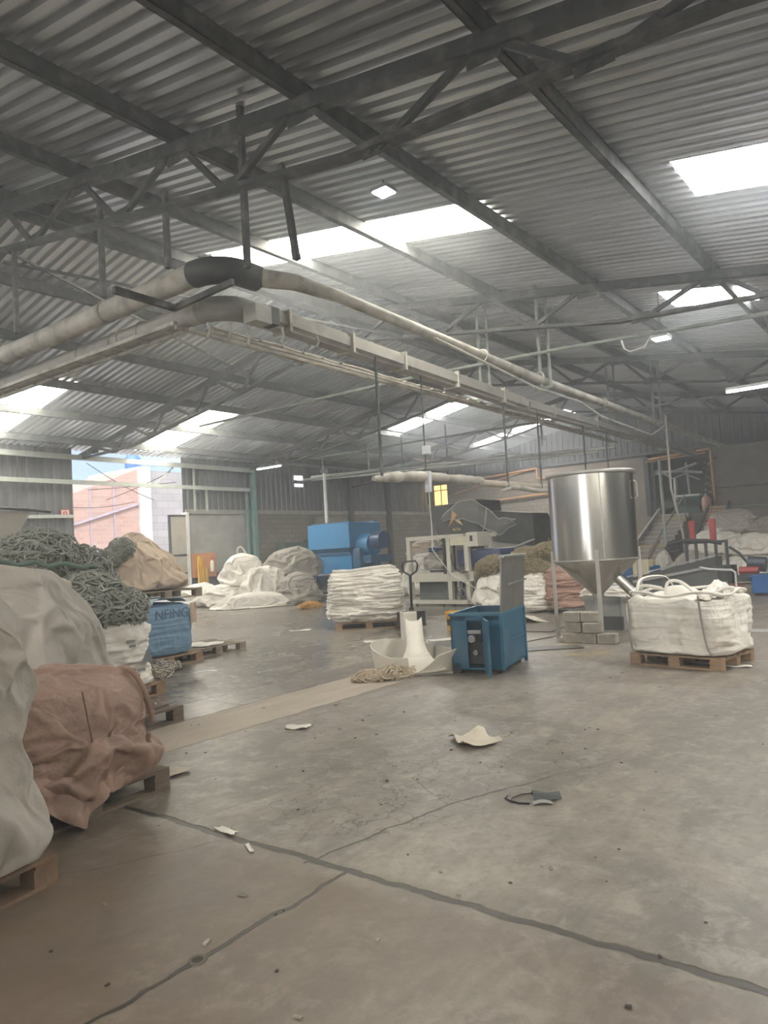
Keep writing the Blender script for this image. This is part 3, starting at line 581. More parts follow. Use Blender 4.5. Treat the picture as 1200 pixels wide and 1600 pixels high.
mb = MB(); mb.tube([(0, 0, 0), (0.02, 0, -1.9), (0.35, -0.1, -3.0), (0.6, -0.15, -4.2)], 0.03, 8); o = mb.build('drop_pipe', mat('beige_pipe', (0.42, 0.38, 0.32), 0.6)); o.location = (19.6, 5.6, 4.55); tag(o, 'long pale drop pipe descending at the far end of the duct run', 'pipe')
mb = MB(); mb.tube([(0, 0, 0), (0.1, 0, -3.9)], 0.045, 10); o = mb.build('drop_pipe', mat('pvc_grey', (0.45, 0.46, 0.45), 0.5)); o.location = (24.5, 7.3, 3.9); tag(o, 'grey upright pipe beside the foot of the stairs', 'pipe')
mb = MB(); mb.tube([(9.0, 5.75, 4.55), (12.5, 5.8, 4.3), (14.5, 5.8, 4.3), (15.6, 5.8, 4.12), (18.5, 5.65, 3.95), (19.6, 5.6, 4.3)], 0.022, 8); tag(mb.build('sagging_hose', DUSTY, smooth=True), 'sagging pale hose along the long pipe', 'hose')
# wrapped lower pipe
t = thing('wrapped_pipe', 'sagging beige pipe wrapped in sacking, hung above the white machine', 'pipe', (8.7, 6.8, 2.55))
rnd = random.Random(5); pts = []; rr = []
for i in range(26):
    x = i * 0.13; pts.append((x, 0, 0.02 + 0.10 * sin(min(1, x / 2) * pi * 0.6))); rr.append(0.035 + 0.045 * sin(min(1, i / 6) * pi / 2) + rnd.uniform(-.012, .012))
MB().tube(pts, rr, 12).build('sacking_wrap', DUSTY, t, True)
MB().tube([(3.1, 0, 0.08), (6.4, 0, 0.09)], 0.065, 14).build('pipe', mat('beige_tube', (0.50, 0.44, 0.37), 0.6), t, True)
MB().tube([(-0.5, 0, -0.12), (0.1, 0, 0.0)], 0.012, 6).build('wire_tail', RUB, t)
mb = MB(); mb.tube([(0, 0, 0), (0.6, 0, 0.09), (1.6, 0, 0.04), (2.4, 0, 0.08)], [0.02, 0.06, 0.05, 0.06], 10); o = mb.build('wrapped_stub', DUSTY, smooth=True); o.location = (12.6, 6.75, 2.5); tag(o, 'short wrapped pipe end just left of the steel tank rim', 'pipe')
# white conveyor pipes crossing in front of the end wall
WHP = mat('white_pipe', (0.62, 0.63, 0.61), 0.5)
t = thing('white_pipe_pair', 'pair of long white pipes crossing the hall above the white machine', 'pipe', (20.5, 0, 0))
MB().tube([(0, 19.0, 4.4), (0, 7.3, 4.02)], 0.045, 10).build('pipe', WHP, t, True)
MB().tube([(0, 19.0, 4.28), (0, 7.8, 3.95)], 0.035, 10).build('pipe', WHP, t, True)
MB().tube([(-0.2, 19.2, 4.3), (-0.2, 13.0, 4.3)], 0.05, 10).build('pipe', HG, t, True)
for y, zt in ((18.4, 5.1), (16.2, 5.3), (14.7, 5.4), (12.9, 5.5), (9.5, 5.3)): MB().cyl((0, y, 4.35), (0, y, zt), 0.03, n=6).build('support_rod', HG, t)
MB().tube([(-0.1, 14.0, 4.1), (-0.1, 12.2, 4.2), (-0.1, 10.2, 4.24)], 0.02, 6).build('feed_line', WHP, t)
mb = MB(); mb.tube([(20.0, 21, 5.02), (20.0, 9, 5.0)], 0.03, 8); mb.tube([(20.0, 12, 5.0), (20.0, 4.5, 4.9)], 0.03, 8); tag(mb.build('tie_rail', HG), 'thin rail linking hangers under the third truss', 'rail')
t = thing('support_pole', 'slim grey dusty pole rising from behind the blue mixer', 'pole', (20.0, 17.9, 0)); MB().cyl((0, 0, 0), (0, 0, 4.5), 0.06, n=10).build('shaft', WHP, t); MB().mm((-.1, -.1, 4.4), (.1, .1, 4.55)).build('head', STEELD, t)
t = thing('pull_switch', 'small white pull switch hanging on the thin cord over the beige machine', 'switch', (10.1, 6.75, 2.75)); MB().mm((-.04, -.05, -0.35), (.04, .05, 0.0), 0.01).build('body', mat('switch_white', (0.7, 0.72, 0.75), 0.5), t)
MB().mm((-.05, -.06, 0.28), (.05, .06, 0.42), 0.01).build('junction_box', MC['switch_white'], t); MB().tube([(0, 0, -0.35), (0.02, 0, -1.0), (0.0, 0, -1.3), (0.25, -0.2, -1.75), (0.7, -.6, -2.1)], 0.008, 5).build('cord', WHP, t)
mb = MB(); mb.tube([(32.9, 20.5, 4.15), (32.9, 16.2, 4.95), ], 0.03, 6); mb.tube([(32.85, 20, 4.75), (32.85, 15.7, 5.0), (32.85, 15.6, 5.0), (32.85, 15.6, 4.5), (32.85, 15.2, 4.5)], 0.05, 6); mb.tube([(32.85, 20, 3.55), (32.85, 15.0, 3.75)], 0.05, 6)
tag(mb.build('gas_pipe', mat('orange_pipe', (0.55, 0.30, 0.14), 0.5)), 'orange service pipe run on the end wall left of the tank', 'pipe')

# ------------------------------------------------------------------ lamps
LED = emis('led_white', (0.85, 0.95, 1.0), 14)
def tube_lamp(p, L, ang, lab):
    t = thing('tube_lamp', lab, 'lamp', p, ang, 'ceiling lamps')
    MB().mm((-L / 2, -0.05, 0.0), (L / 2, 0.05, 0.05)).build('housing', WHP, t); MB().cyl((-L / 2, 0, -0.02), (L / 2, 0, -0.02), 0.022, n=10).build('tube', LED, t)
    MB().mm((-L / 3, -.01, .05), (-L / 3 + .02, .01, 0.3)).build('hanger', WHP, t)
tube_lamp((19.7, 20.45, 4.9), 1.3, pi / 2, 'white tube lamp on the truss foot beside the teal column')
tube_lamp((14.6, 2.5, 4.05), 1.1, pi / 2, 'white tube lamp at the right edge, below the far roof')
def bay(p, lab, s=0.2, ri=0):
    t = thing('high_bay_lamp', lab, 'lamp', p, ri, 'ceiling lamps')
    MB().mm((-s, -s, 0.0), (s, s, 0.05), 0.01).build('housing', GALV, t); MB().mm((-s + .02, -s + .02, -0.012), (s - .02, s - .02, 0.0)).build('lens', LED, t)
    MB().cyl((0, 0, 0.05), (0, 0, zroof(p[1]) - p[2] - 0.06), 0.012, n=6).build('stem', STEELD, t)
bay((7.6, 5.5, 6.15), 'square lit lamp high above the middle of the hall', 0.13)
bay((14.3, 4.05, 5.2), 'small lit lamp hanging past the second truss at the right', 0.16)
for i, (x, y) in enumerate(((1.0, -1.5), (-4, 16))): bay((x, y, 5.25), ['added unseen lamp above and behind the viewpoint', 'added unseen lamp over the far left bay behind the viewpoint'][i], 0.2)  # unseen lamps added to lift the light level
mb = MB(); mb.tube([(12.9, 4.35, 5.02), (12.9, 4.3, 4.8), (12.9, 4.2, 4.72), (12.9, 3.95, 4.75), (12.9, 3.8, 4.95)], 0.016, 6); tag(mb.build('lamp_flex', WHP), 'looped pale flex beside the small lamp at the right', 'cable')
SIMSC = bpy.data.scenes.new('cloth_work')
def cloth_bag(name, size, k=4.0, kz=4.0, prof=None, seed=1, grow=0.15, n=34, frames=30, inner=0.95, pressure=0.0, fall=0.0, sub=1, contents_amp=0.06, bend=0.3, toph=1.0, pin=0.12, mass=0.3, grav=1.0):
    w, d, h = size; S = SIMSC; COL = SIMSC.collection
    prof = prof or [(0, 1, 1, 0, 0), (1, 1, 1, 0, 0)]
    so = Vector((seed * 7.31, seed * 3.17, seed * 5.3))
    def pr(t):
        for A, B in zip(prof, prof[1:]):
            if t <= B[0]:
                f = (t - A[0]) / max(1e-6, B[0] - A[0]); f = f * f * (3 - 2 * f); return [A[i] + (B[i] - A[i]) * f for i in range(1, 5)]
        return prof[-1][1:]
    def shape(nn, s, amp, hs):
        b = bmesh.new(); bmesh.ops.create_cube(b, size=2); bmesh.ops.subdivide_edges(b, edges=b.edges[:], cuts=nn, use_grid_fill=True)
        for v in b.verts:
            x, y, z = v.co; m_ = max(abs(x), abs(y))
            if m_ > 1e-6: q = m_ / (abs(x)**k + abs(y)**k)**(1/k); x *= q; y *= q
            M_ = max(m_, abs(z)); kk = kz if z > 0 else 8; q = M_ / max(1e-6, (m_**kk + abs(z)**kk)**(1/kk)); x *= q; y *= q; z *= q
            t = (z + 1) / 2; sx, sy, ox, oy = pr(t)
            e = 1 + amp * noise.noise(Vector((x, y, z)) * 1.6 + so) * 1.6
            v.co = Vector((x * w/2 * sx * s * e + ox, y * d/2 * sy * s * e + oy, (t - .5) * h * hs * (e if z > 0 else 1) + h * .5))
        m = bpy.data.meshes.new('tmp_shape'); b.to_mesh(m); b.free(); return m
    mc = shape(12, inner, contents_amp, inner); co = bpy.data.objects.new('tmp_c', mc); COL.objects.link(co)
    cm = co.modifiers.new('c', 'COLLISION'); co.collision.thickness_outer = 0.01; co.collision.cloth_friction = 25
    fl = bpy.data.meshes.new('tmp_f'); b = bmesh.new(); bmesh.ops.create_grid(b, x_segments=2, y_segments=2, size=4); b.to_mesh(fl); b.free(); fo = bpy.data.objects.new('tmp_f', fl); COL.objects.link(fo)
    fo.modifiers.new('c', 'COLLISION'); fo.location = (0, 0, 0.0)
    ml = shape(n, 1.0, contents_amp, 1.0 * toph)
    o = bpy.data.objects.new('tmp_cl', ml); COL.objects.link(o); o.location = (0, 0, 0.012)
    vg = o.vertex_groups.new(name='pin'); idx = [v.index for v in ml.vertices if v.co.z < pin * h]
    if idx: vg.add(idx, 1.0, 'REPLACE')
    for v in ml.vertices: v.co += Vector((noise.noise(v.co * 9 + so), noise.noise(v.co * 9 - so), 0)) * .012
    c = o.modifiers.new('cl', 'CLOTH'); s_ = c.settings; s_.vertex_group_mass = 'pin' if idx else ''; s_.quality = 5; s_.mass = mass; s_.tension_stiffness = 25; s_.compression_stiffness = 25; s_.shear_stiffness = 8; s_.bending_stiffness = bend
    s_.tension_damping = 5; s_.air_damping = 2; s_.shrink_min = -grow
    s_.effector_weights.gravity = grav
    if pressure: s_.use_pressure = True; s_.uniform_pressure_force = pressure
    c.collision_settings.distance_min = 0.008; c.collision_settings.collision_quality = 2; c.collision_settings.friction = 20; c.collision_settings.use_self_collision = False
    c.point_cache.frame_start = 1; c.point_cache.frame_end = frames
    if sub: sd = o.modifiers.new('s', 'SUBSURF'); sd.levels = sub; sd.render_levels = sub; sd.show_viewport = False
    for f in range(1, frames + 1): S.frame_set(f)
    if sub: sd.show_viewport = True; SIMSC.view_layers[0].update()
    dg = SIMSC.view_layers[0].depsgraph; me = bpy.data.meshes.new_from_object(o.evaluated_get(dg)); me.name = name
    for q in (o, co, fo): bpy.data.objects.remove(q)
    for q in (mc, fl, ml): bpy.data.meshes.remove(q)
    S.frame_set(1)
    me.materials.clear(); me.polygons.foreach_set('use_smooth', [True] * len(me.polygons))
    for v in me.vertices: v.co.z = max(v.co.z, .004)
    return me

SIMS = {}
def sim_mesh(style, n=36):
    """one simulated cloth mesh per style, measured for a unit sack"""
    if style not in SIMS:
        a = dict(crumple=dict(k=3.6, kz=3, grow=.2, bend=.05, inner=.93, grav=.15, pin=.04, seed=5, frames=26),
                 soft=dict(k=2.6, kz=2.0, grow=.24, bend=.1, inner=.9, grav=.25, pin=.04, seed=8, frames=26),
                 loose=dict(k=3, kz=2.4, grow=.32, bend=.4, inner=.85, grav=.3, pin=.05, seed=12, frames=28),
                 flat=dict(k=2.6, kz=2.0, grow=.35, bend=.2, inner=.8, grav=.6, pin=.03, seed=15, frames=28),
                 pleat=dict(k=4, kz=5, grow=.07, toph=1.15, bend=.03, inner=.97, grav=.3, pin=.03, seed=21, frames=24))[style]
        SIMS[style] = cloth_bag('sim_' + style, (1.2, 1.0, 0.9), n=n, **a)
    return SIMS[style]
def sack(name, label, cat, m, loc, size, rz=0.0, style='crumple', own=None, flip=0, horiz=0.0, hf=14.0, group=None, extra=None, topfn=None, lean=(0, 0), seed=0, **kw):
    w, d, h = size
    if own is not None: me = cloth_bag(name, size, seed=seed + 1, **own)
    else:
        me = sim_mesh(style).copy(); me.name = name; fx = -1 if seed % 2 else 1; a = (seed % 4) * pi / 2
        for v in me.vertices:
            x, y, z = v.co.x / 1.2, v.co.y, v.co.z / .9
            if seed % 4 in (1, 3): x, y = -y, x
            elif seed % 4 == 2: x, y = -x, -y
            v.co = (x * w, y * d, z * h)
    so = Vector((seed * 7.31, seed * 3.17, seed * 5.3))
    if horiz or topfn or lean[0] or lean[1]:
        ns = [v.normal.copy() for v in me.vertices]
        for v, nn in zip(me.vertices, ns):
            p = v.co.copy(); t = p.z / h
            if horiz and abs(nn.z) < .75:
                q = Vector((p.x * 1.3, p.y * 1.3, p.z * hf)) + so; r_ = (1 - abs(noise.noise(q)) * 3.2) + 0.5 * (1 - abs(noise.noise(q * 2.1)) * 3.2)
                p += nn * horiz * r_ * min(1, p.z * 8)
            p.x += lean[0] * t; p.y += lean[1] * t
            if topfn and t > 0.55: p = topfn(p, t)
            v.co = p
    me.materials.clear(); me.materials.append(m)
    if extra is None:
        o = bpy.data.objects.new(name, me); COL.objects.link(o); o.location = loc; o.rotation_euler = (0, 0, rz); return tag(o, label, cat, group)
    t = thing(name, label, cat, loc, rz, group); o = bpy.data.objects.new('bag_body', me); COL.objects.link(o); o.parent = t
    return t
def strap(t, pts, m=None, r=0.02, name='lifting_loop'):
    P = [Vector(p) for p in pts]; Q = []
    for i in range(len(P) - 1):
        a, b_, c, d = P[max(0, i-1)], P[i], P[i+1], P[min(len(P)-1, i+2)]
        for s in range(6):
            u = s / 6; Q.append(0.5 * ((2*b_) + (c - a)*u + (2*a - 5*b_ + 4*c - d)*u*u + (3*b_ - a - 3*c + d)*u**3))
    Q.append(P[-1]); return MB().tube(Q, r, 8, flat=0.3).build(name, m or PPW, t, True)

def pallet(label, loc, rz, w=1.2, d=1.0, m=None, label_dark=False):
    m = m or WOOD
    t = thing('wooden_pallet', label, 'pallet', loc, rz, 'wooden pallets')
    for i in range(6):
        o = MB().mm((-w/2, -0.05, 0), (w/2, 0.05, 0.02)).build('deck_board', m, t); o.location = (0, -d/2 + 0.05 + i * (d - 0.1) / 5, 0.118)
    for i in range(3):
        MB().mm((-w/2 if i == 0 else -0.06 if i == 1 else w/2 - 0.12, -d/2, 0.1), (-w/2 + .12 if i == 0 else 0.06 if i == 1 else w/2, d/2, 0.119)).build('cross_board', m, t)
        MB().mm((-w/2, -0.05, 0), (w/2, 0.05, 0.018)).build('bottom_board', m, t, loc=(0, (-d/2 + 0.05, 0, d/2 - 0.05)[i], 0))
        for j in range(3):
            MB().mm((-0.065, -0.05, 0.018), (0.065, 0.05, 0.1)).build('block', m, t, loc=((-w/2 + 0.065, 0, w/2 - 0.065)[j], (-d/2 + 0.05, 0, d/2 - 0.05)[i], 0))
    return t
pal = pallet('brown wooden pallet under the white bag at the left edge, its corner showing', (1.2, 3.95, 0), 0.18, 1.15, 1.1, mat('brown_pallet_wood', (0.19, 0.125, 0.08), 0.85, 0, 0.45, 7, 0.3, 40))
pallet('dark old wooden pallet under the brown crumpled bag', (2.38, 4.66, 0), 0.12, 1.2, 1.0, WOODD)
pallet('light wooden pallet under the white bulk bag at the right', (8.91, 2.46, 0), -1.753, 1.06, .86)
pallet('wooden pallet under the pleated white bulk bag in the middle', (11.45, 9.27, 0), -0.88, 1.3, 1.1)
pallet('empty wooden pallet with paper scraps beside the blue bag', (7.65, 9.75, 0), 0.0, 1.1, 1.0, mat('grey_pallet_wood', (0.30, 0.24, 0.19), 0.85, 0, 0.4, 7))
pallet('wooden pallet under the printed white bag', (4.62, 7.75, 0), 0.0, 1.15, 1.0)
pallet('wooden pallet on the floor under the big grey-white sack', (3.55, 6.35, 0), 0.1, 1.6, 1.1, WOODD)
pallet('upper wooden pallet directly under the big grey-white sack', (3.3, 6.45, 0.14), 0.05, 1.5, 1.1, WOODD)
pallet('wooden pallet under the blue bag with lettering', (6.55, 9.55, 0), 0.0, 1.15, 1.1)
pallet('grey wooden pallet between the blue bag and the tan sack', (6.75, 9.85, 0.94), 0.05, 1.3, 1.1, MC['grey_pallet_wood'])

# left edge stack
sack('bulk_bag', 'tall dirty white bulk bag at the left edge on the brown pallet', 'bag', PPG, (1.21, 3.9, 0.14), (1.12, 1.12, 1.34), 0.18, seed=2,
     own=dict(k=5, kz=4, grow=.2, n=52, frames=24, bend=.05, inner=.93, grav=.12, pin=.03, prof=[(0, .97, 1, 0, 0), (0.3, 0.98, 1, -0.0, 0), (0.48, 0.92, .97, -.03, 0), (0.66, 1.0, 1.0, 0.0, 0), (0.82, 0.97, 1, -.02, 0), (1, 0.8, .85, -0.1, 0)]))
sack('bulk_bag', 'crumpled brown bulk bag sagging over the front of the dark pallet', 'bag', PPB, (2.43, 4.68, 0.1), (1.05, 1.0, 0.76), 0.1, seed=5, extra=True,
     own=dict(k=4.2, kz=3.5, grow=.24, n=52, frames=28, bend=.04, inner=.92, grav=.15, pin=.02, prof=[(0, 0.86, 1.04, -.07, -0.06), (0.25, 0.97, 1.03, -0.04, -0.04), (0.6, 1.02, 1, 0.0, 0), (0.85, 1.0, .95, 0.05, 0), (1, .85, .85, 0.08, 0.0)]))
bb = [o for o in bpy.data.objects if o.name == 'bulk_bag.001'][0]
def flap(x, t): return
mb = MB()
def ff(u, v):
    x = -0.50 + 0.70 * u; w_ = max(0, 1 - abs(u - 0.45) * 2.0); zz = 0.26 - (0.10 + 0.26 * w_) * v; y = -0.50 - 0.10 * v * w_ - .03 * v + 0.022 * sin(u * 23 + 2 * v) * (0.3 + v) + 0.04 * noise.noise(Vector((u * 6, v * 3, 2)))
    return (x, y, max(-0.09, zz))
mb.grid(ff, 40, 14, 0.008).build('torn_hem', PPB, bb, True)
strap(bb, [(0.38, -0.1, 0.66), (0.42, -0.3, 0.7), (0.45, -0.42, 0.55), (0.44, -0.5, 0.36)], PPB, 0.022)
mb = MB(); mb.tube([(-0.1, -0.53, 0.66), (-0.08, -0.57, 0.4), (-0.05, -0.56, 0.2)], 0.005, 6).build('seam', MC.get('seam_brown') or mat('seam_brown', (0.16, 0.10, 0.08), 0.8), bb)
sack('bulk_bag', 'big grey-white sack with a folded top behind the brown bag', 'bag', PPG, (2.95, 6.2, 0.28), (1.5, 1.25, 1.25), -0.35, seed=9,
     own=dict(k=3, kz=2.6, grow=.22, n=52, frames=26, bend=.15, inner=.9, grav=.15, pin=.04, prof=[(0, .88, .9, 0, 0), (.3, 1, 1, 0, 0), (.65, .98, 1, -0.02, 0), (1, .72, .8, -0.2, 0)]))
t = sack('bulk_bag', 'white printed bulk bag with horizontal creases under the tangled net', 'bag', PPW, (4.50, 7.72, 0.14), (1.16, 1.05, 0.78), 0.0, style='pleat', horiz=0.012, seed=12, extra=True)
INK = mat('faded_ink', (0.22, 0.23, 0.24), 0.9)
mb = MB()
for (x, z, w_, h_) in ((0.18, .52, .1, .035), (0.2, .47, .08, .03), (.17, .21, .12, .025), (.3, .2, .1, .03), (.2, .14, .16, .03), (.22, .08, .1, .03)): mb.box((x, -0.595, z), (w_, 0.004, h_))
mb.prism([(.3, -.597, .27), (.46, -.597, .27), (.38, -.597, .41)], (0, .004, 0)); mb.build('faded_print', INK, t)
sack('bulk_bag', 'beige sack with green-trimmed top lying behind the big grey sack', 'bag', mat('woven_beige', (0.52, 0.48, 0.40), 0.75, 0, 0.15, 3, 0.25, 60), (3.55, 7.75, 0.0), (1.7, 1.4, 1.6), 0.1, style='loose', k=3, kz=4, crump=0.10, cs=2.2, lump=0.1, horiz=0.012, seed=15)
sack('bulk_bag', 'grey-white bag low behind the net heap and the printed bag', 'bag', PPG, (4.9, 9.2, 0), (1.5, 1.2, 1.2), 0.1, crump=0.07, seed=17, n=30)
t = sack('bulk_bag', 'blue bulk bag with faded lettering on a pallet', 'bag', PPBL, (6.52, 9.5, 0.14), (0.94, 0.95, 0.76), 0.03, own=dict(k=9, kz=7, grow=.03, n=36, frames=14, bend=.3, inner=.99, grav=.2, pin=.03, contents_amp=.01), horiz=.006, seed=20, extra=True)
textmesh('NFING', 0.2, 'lettering', mat('dark_blue_ink', (0.08, 0.14, 0.24), 0.8), t, (0.08, -0.492, 0.60), (R(90), 0, R(0.5)), 0.001)
MB().grid(lambda u, v: (-0.3 + 0.65 * u, -0.5 + 0.4 * v, 0.76 + 0.1 * sin(pi * u) * (1 - v * .3) + 0.02 * sin(9 * u)), 16, 6, 0.006).build('top_flap', mat('pale_blue_film', (0.35, 0.48, 0.58), 0.5), t, True)
mb = MB(); mb.grid(lambda u, v: (0.40 + 0.12 * u, -0.50 - 0.015 * sin(u * 6), 0.74 - 0.30 * v), 6, 8, 0.004).build('hanging_scrap', PPT, t, True)
sack('bulk_bag', 'tan sack with gathered top on the grey pallet in front of the gate daylight', 'bag', PPT, (6.72, 9.85, 1.08), (1.08, 1.0, 0.86), 0.1, own=dict(k=2.8, kz=2.4, grow=.2, n=40, frames=24, bend=.08, inner=.92, grav=.15, pin=.04, prof=[(0, 1, 1, 0, 0), (.3, 1.03, 1.0, 0, 0), (.6, .84, .9, -.05, 0), (.85, .55, .6, -0.12, 0), (1, .3, .4, -.15, 0)]), seed=23)

def tangle(mb, c, rad, n_, r, seed, steps=16, L=0.09, squash=1.0):
    rnd = random.Random(seed); c = Vector(c)
    for i in range(n_):
        d = Vector((rnd.gauss(0, 1), rnd.gauss(0, 1), rnd.gauss(0, 1))).normalized(); d.z = abs(d.z) if rnd.random() < .8 else d.z
        p = c + Vector((d.x * rad[0], d.y * rad[1], d.z * rad[2])) * rnd.uniform(0.88, 1.05); v = Vector((rnd.gauss(0, 1), rnd.gauss(0, 1), rnd.gauss(0, .6))).normalized(); pts = []
        for s in range(steps):
            pts.append(p.copy()); v = (v + Vector((rnd.gauss(0, .7), rnd.gauss(0, .7), rnd.gauss(0, .5)))).normalized(); q = p + v * L
            e = Vector(((q.x - c.x) / rad[0], (q.y - c.y) / rad[1], (q.z - c.z) / rad[2])); ll = e.length
            if ll > 1e-4: e *= (ll + (1.0 + rnd.uniform(-.05, .08) - ll) * 0.55) / ll
            p = c + Vector((e.x * rad[0], e.y * rad[1], e.z * rad[2]))
        mb.tube(pts, r, 4)
def blob(c, rad, seed, amp=0.25, n=3):
    b = MB(); bmesh.ops.create_icosphere(b.b, subdivisions=4, radius=1)
    for v in b.b.verts:
        k_ = 1 + amp * noise.noise(v.co * 2.2 + Vector((seed, 0, 0))) + amp * .5 * noise.noise(v.co * 5 + Vector((seed, 1, 0)))
        v.co = Vector((c[0] + v.co.x * rad[0] * k_, c[1] + v.co.y * rad[1] * k_, c[2] + v.co.z * rad[2] * k_))
    return b
NET = mat('grey_netting', (0.24, 0.24, 0.225), 0.9, 0, 0.5, 6, 0.5, 45); NET2 = mat('green_grey_rope', (0.30, 0.31, 0.28), 0.9, 0, 0.4, 10)
NETB = mat('brown_netting', (0.26, 0.21, 0.16), 0.9, 0, 0.4, 8, 0.4, 40)
def netpile(name, label, cat, parts, m, m2, r=0.009, amp=.25, n_=170):
    t = thing(name, label, cat, (parts[0][0][0], parts[0][0][1], parts[0][0][2] - parts[0][1][2]))
    o0 = Vector(t.location); bm = MB(); st = MB()
    for i, (c, rad) in enumerate(parts):
        c = Vector(c) - o0; g = blob(c, [q * .93 for q in rad], i * 3.3 + len(label), amp); me = bpy.data.meshes.new('tmp'); g.b.to_mesh(me); g.b.free(); bm.b.from_mesh(me); bpy.data.meshes.remove(me)
        tangle(st, c, rad, n_, r, i * 5 + len(label))
    o = bm.build('matted_core', m, t, True); o['kind'] = 'stuff'; o2 = st.build('strands', m2, t); o2['kind'] = 'stuff'
    return t
netpile('netting_heap', 'large heap of tangled grey netting rising above the left sacks', 'netting', [((4.35, 8.4, 1.5), (.48, .45, .42)), ((4.75, 8.3, 1.35), (.42, .4, .36)), ((4.1, 8.3, 1.5), (.35, .4, .3)), ((5.0, 8.6, 1.2), (.35, .4, .35)), ((3.5, 8.2, 1.5), (.45, .4, .22))], NET, NET2)
netpile('rope_coil_heap', 'coiled grey-green rope tangle on top of the printed white bag', 'rope', [((4.50, 7.6, 1.12), (.36, .36, .26)), ((4.74, 7.45, 1.0), (.3, .3, .2)), ((4.35, 7.55, 1.0), (.3, .35, .24))], NET, NET2, 0.013)
netpile('netting_tuft', 'small dark tuft of netting at the left shoulder of the tan sack', 'netting', [((6.28, 9.7, 1.70), (.13, .15, .14)), ((6.12, 9.75, 1.6), (.1, .12, .1))], NET, NET2)
netpile('netting_tuft', 'brownish netting tuft at the far left behind the beige sack', 'netting', [((3.55, 8.95, 1.55), (.35, .3, .24))], NETB, NETB)
mb = MB(); mb.tube([Vector((2.6 + 1.7 * i / 20, 7.08 + 0.03 * sin(i), 1.6 + 0.02 * sin(i * 1.7) - 0.12 * (i / 20)**2)) for i in range(21)], 0.022, 8)
tag(mb.build('green_rope_trim', mat('dark_green_trim', (0.10, 0.15, 0.12), 0.8), smooth=True), 'dark green cord along the top edge of the beige sack', 'rope')
netpile('wire_scraps', 'dark tangle of wires in the gap above the brown bag', 'wire', [((2.75, 5.55, .42), (.35, .22, .2))], RUB, mat('dark_green_wire', (0.05, 0.07, 0.06), 0.6), 0.006, n_=60)
netpile('plastic_scraps', 'flattened film scraps on the floor by the blue bag', 'scrap', [((5.75, 8.35, .05), (.3, .2, .07)), ((6.2, 8.75, .04), (.3, .15, .05))], PPT, PPG, 0.01, n_=30)

# white sacks near the gate wall
G = 'white sacks heaped by the teal column'
sack('woven_sack', 'single low white sack on the floor under the yellow coat', 'sack', PPW, (15.35, 19.4, 0), (1.15, .9, .72), -.6, k=3, crump=.08, lump=.08, cell=.03, seed=31, n=30)
sack('woven_sack', 'lying white sack at the left foot of the heap', 'sack', PPW, (15.55, 18.1, 0), (1.5, 1.0, .72), -.7, k=2.6, kz=2.6, crump=.07, lump=.1, seed=33, n=30, group=G)
t = sack('woven_sack', 'tall leaning white sack with a raised loop on top of the heap', 'sack', PPW, (15.95, 17.85, .62), (1.25, 1.0, 1.05), -.7, style='soft', k=2.4, kz=1.8, lean=(-.1, 0), prof=[(0, 1, 1, 0, 0), (.5, .9, .9, 0, 0), (1, .35, .5, -.05, 0)], crump=.07, seed=35, n=30, group=G, extra=True)
strap(t, [(-.2, 0, .9), (-.22, -.05, 1.15), (-.1, -.08, 1.22), (.05, -.08, 1.0)], r=.03)
sack('woven_sack', 'bulging white sack in the centre of the heap', 'sack', PPW, (16.0, 17.0, 0), (1.35, 1.1, 1.25), -.7, style='loose', k=2.6, kz=2.4, crump=.1, cell=.05, seed=37, n=34, group=G)
sack('woven_sack', 'grey-white sack at the back right of the heap, under the tank frame', 'sack', PPG, (17.2, 17.0, .75), (1.5, 1.0, .95), -.7, k=3, crump=.08, seed=39, n=30, group=G)
sack('woven_sack', 'round creased white sack at the right end of the heap', 'sack', PPG, (16.35, 15.95, 0), (1.1, 1.0, 1.0), -.7, style='soft', k=2.4, kz=2.2, horiz=.03, hf=7, crump=.06, seed=41, n=34, group=G)
sack('woven_sack', 'flattened empty white sack lying in front of the heap', 'sack', PPW, (15.2, 16.6, 0), (2.0, .9, .5), -.78, style='flat', k=2.6, kz=2, crump=.12, cell=.04, lump=.12, seed=43, n=34, group=G)
sack('woven_sack', 'supporting white sack at the back of the heap', 'sack', PPW, (17.1, 17.2, 0), (1.4, 1.1, .85), -.7, crump=.06, seed=44, n=24, group=G)
netpile('orange_straps', 'small heap of orange straps on the floor before the blue mixer', 'straps', [((15.0, 14.2, .05), (.42, .2, .07))], mat('orange_strap', (.55, .25, .05), .7), mat('yellow_orange', (.65, .36, .10), .7), .014, n_=70)

# bulk bags on pallets in the middle and right
t = sack('bulk_bag', 'full white bulk bag with tight horizontal pleats on a pallet in the middle', 'bag', PPW, (11.45, 9.3, .14), (1.36, 1.12, 1.0), -.9, own=dict(k=5, kz=7, grow=.06, toph=1.12, n=52, frames=22, bend=.02, inner=.97, grav=.25, pin=.02), horiz=.022, hf=17, seed=51, extra=True)
mb = MB(); mb.tube([(-.62, -.5, .99), (-.3, -.54, .98), (.1, -.54, 1.02), (.5, -.5, 1.04), (.6, -.3, 1.0)], .03, 8, flat=.6).build('rolled_rim', PPW, t, True)
t = sack('bulk_bag', 'half-filled open white bulk bag with loops on the light pallet at the right', 'bag', PPW, (8.93, 2.46, .14), (1.08, .92, .70), -1.753, own=dict(k=6, kz=8, grow=.07, toph=1.06, n=52, frames=22, bend=.04, inner=.98, grav=.25, pin=.02), horiz=.007, hf=9, seed=53, extra=True,
         topfn=lambda c, t_: Vector((c.x, c.y, c.z - 0.16 * max(0, 1 - max(abs(c.x) / .60, abs(c.y) / .50)**3) * max(0, (t_ - .6) / .4) * (0.8 + noise.noise(c * 5)))))
mb = MB(); 
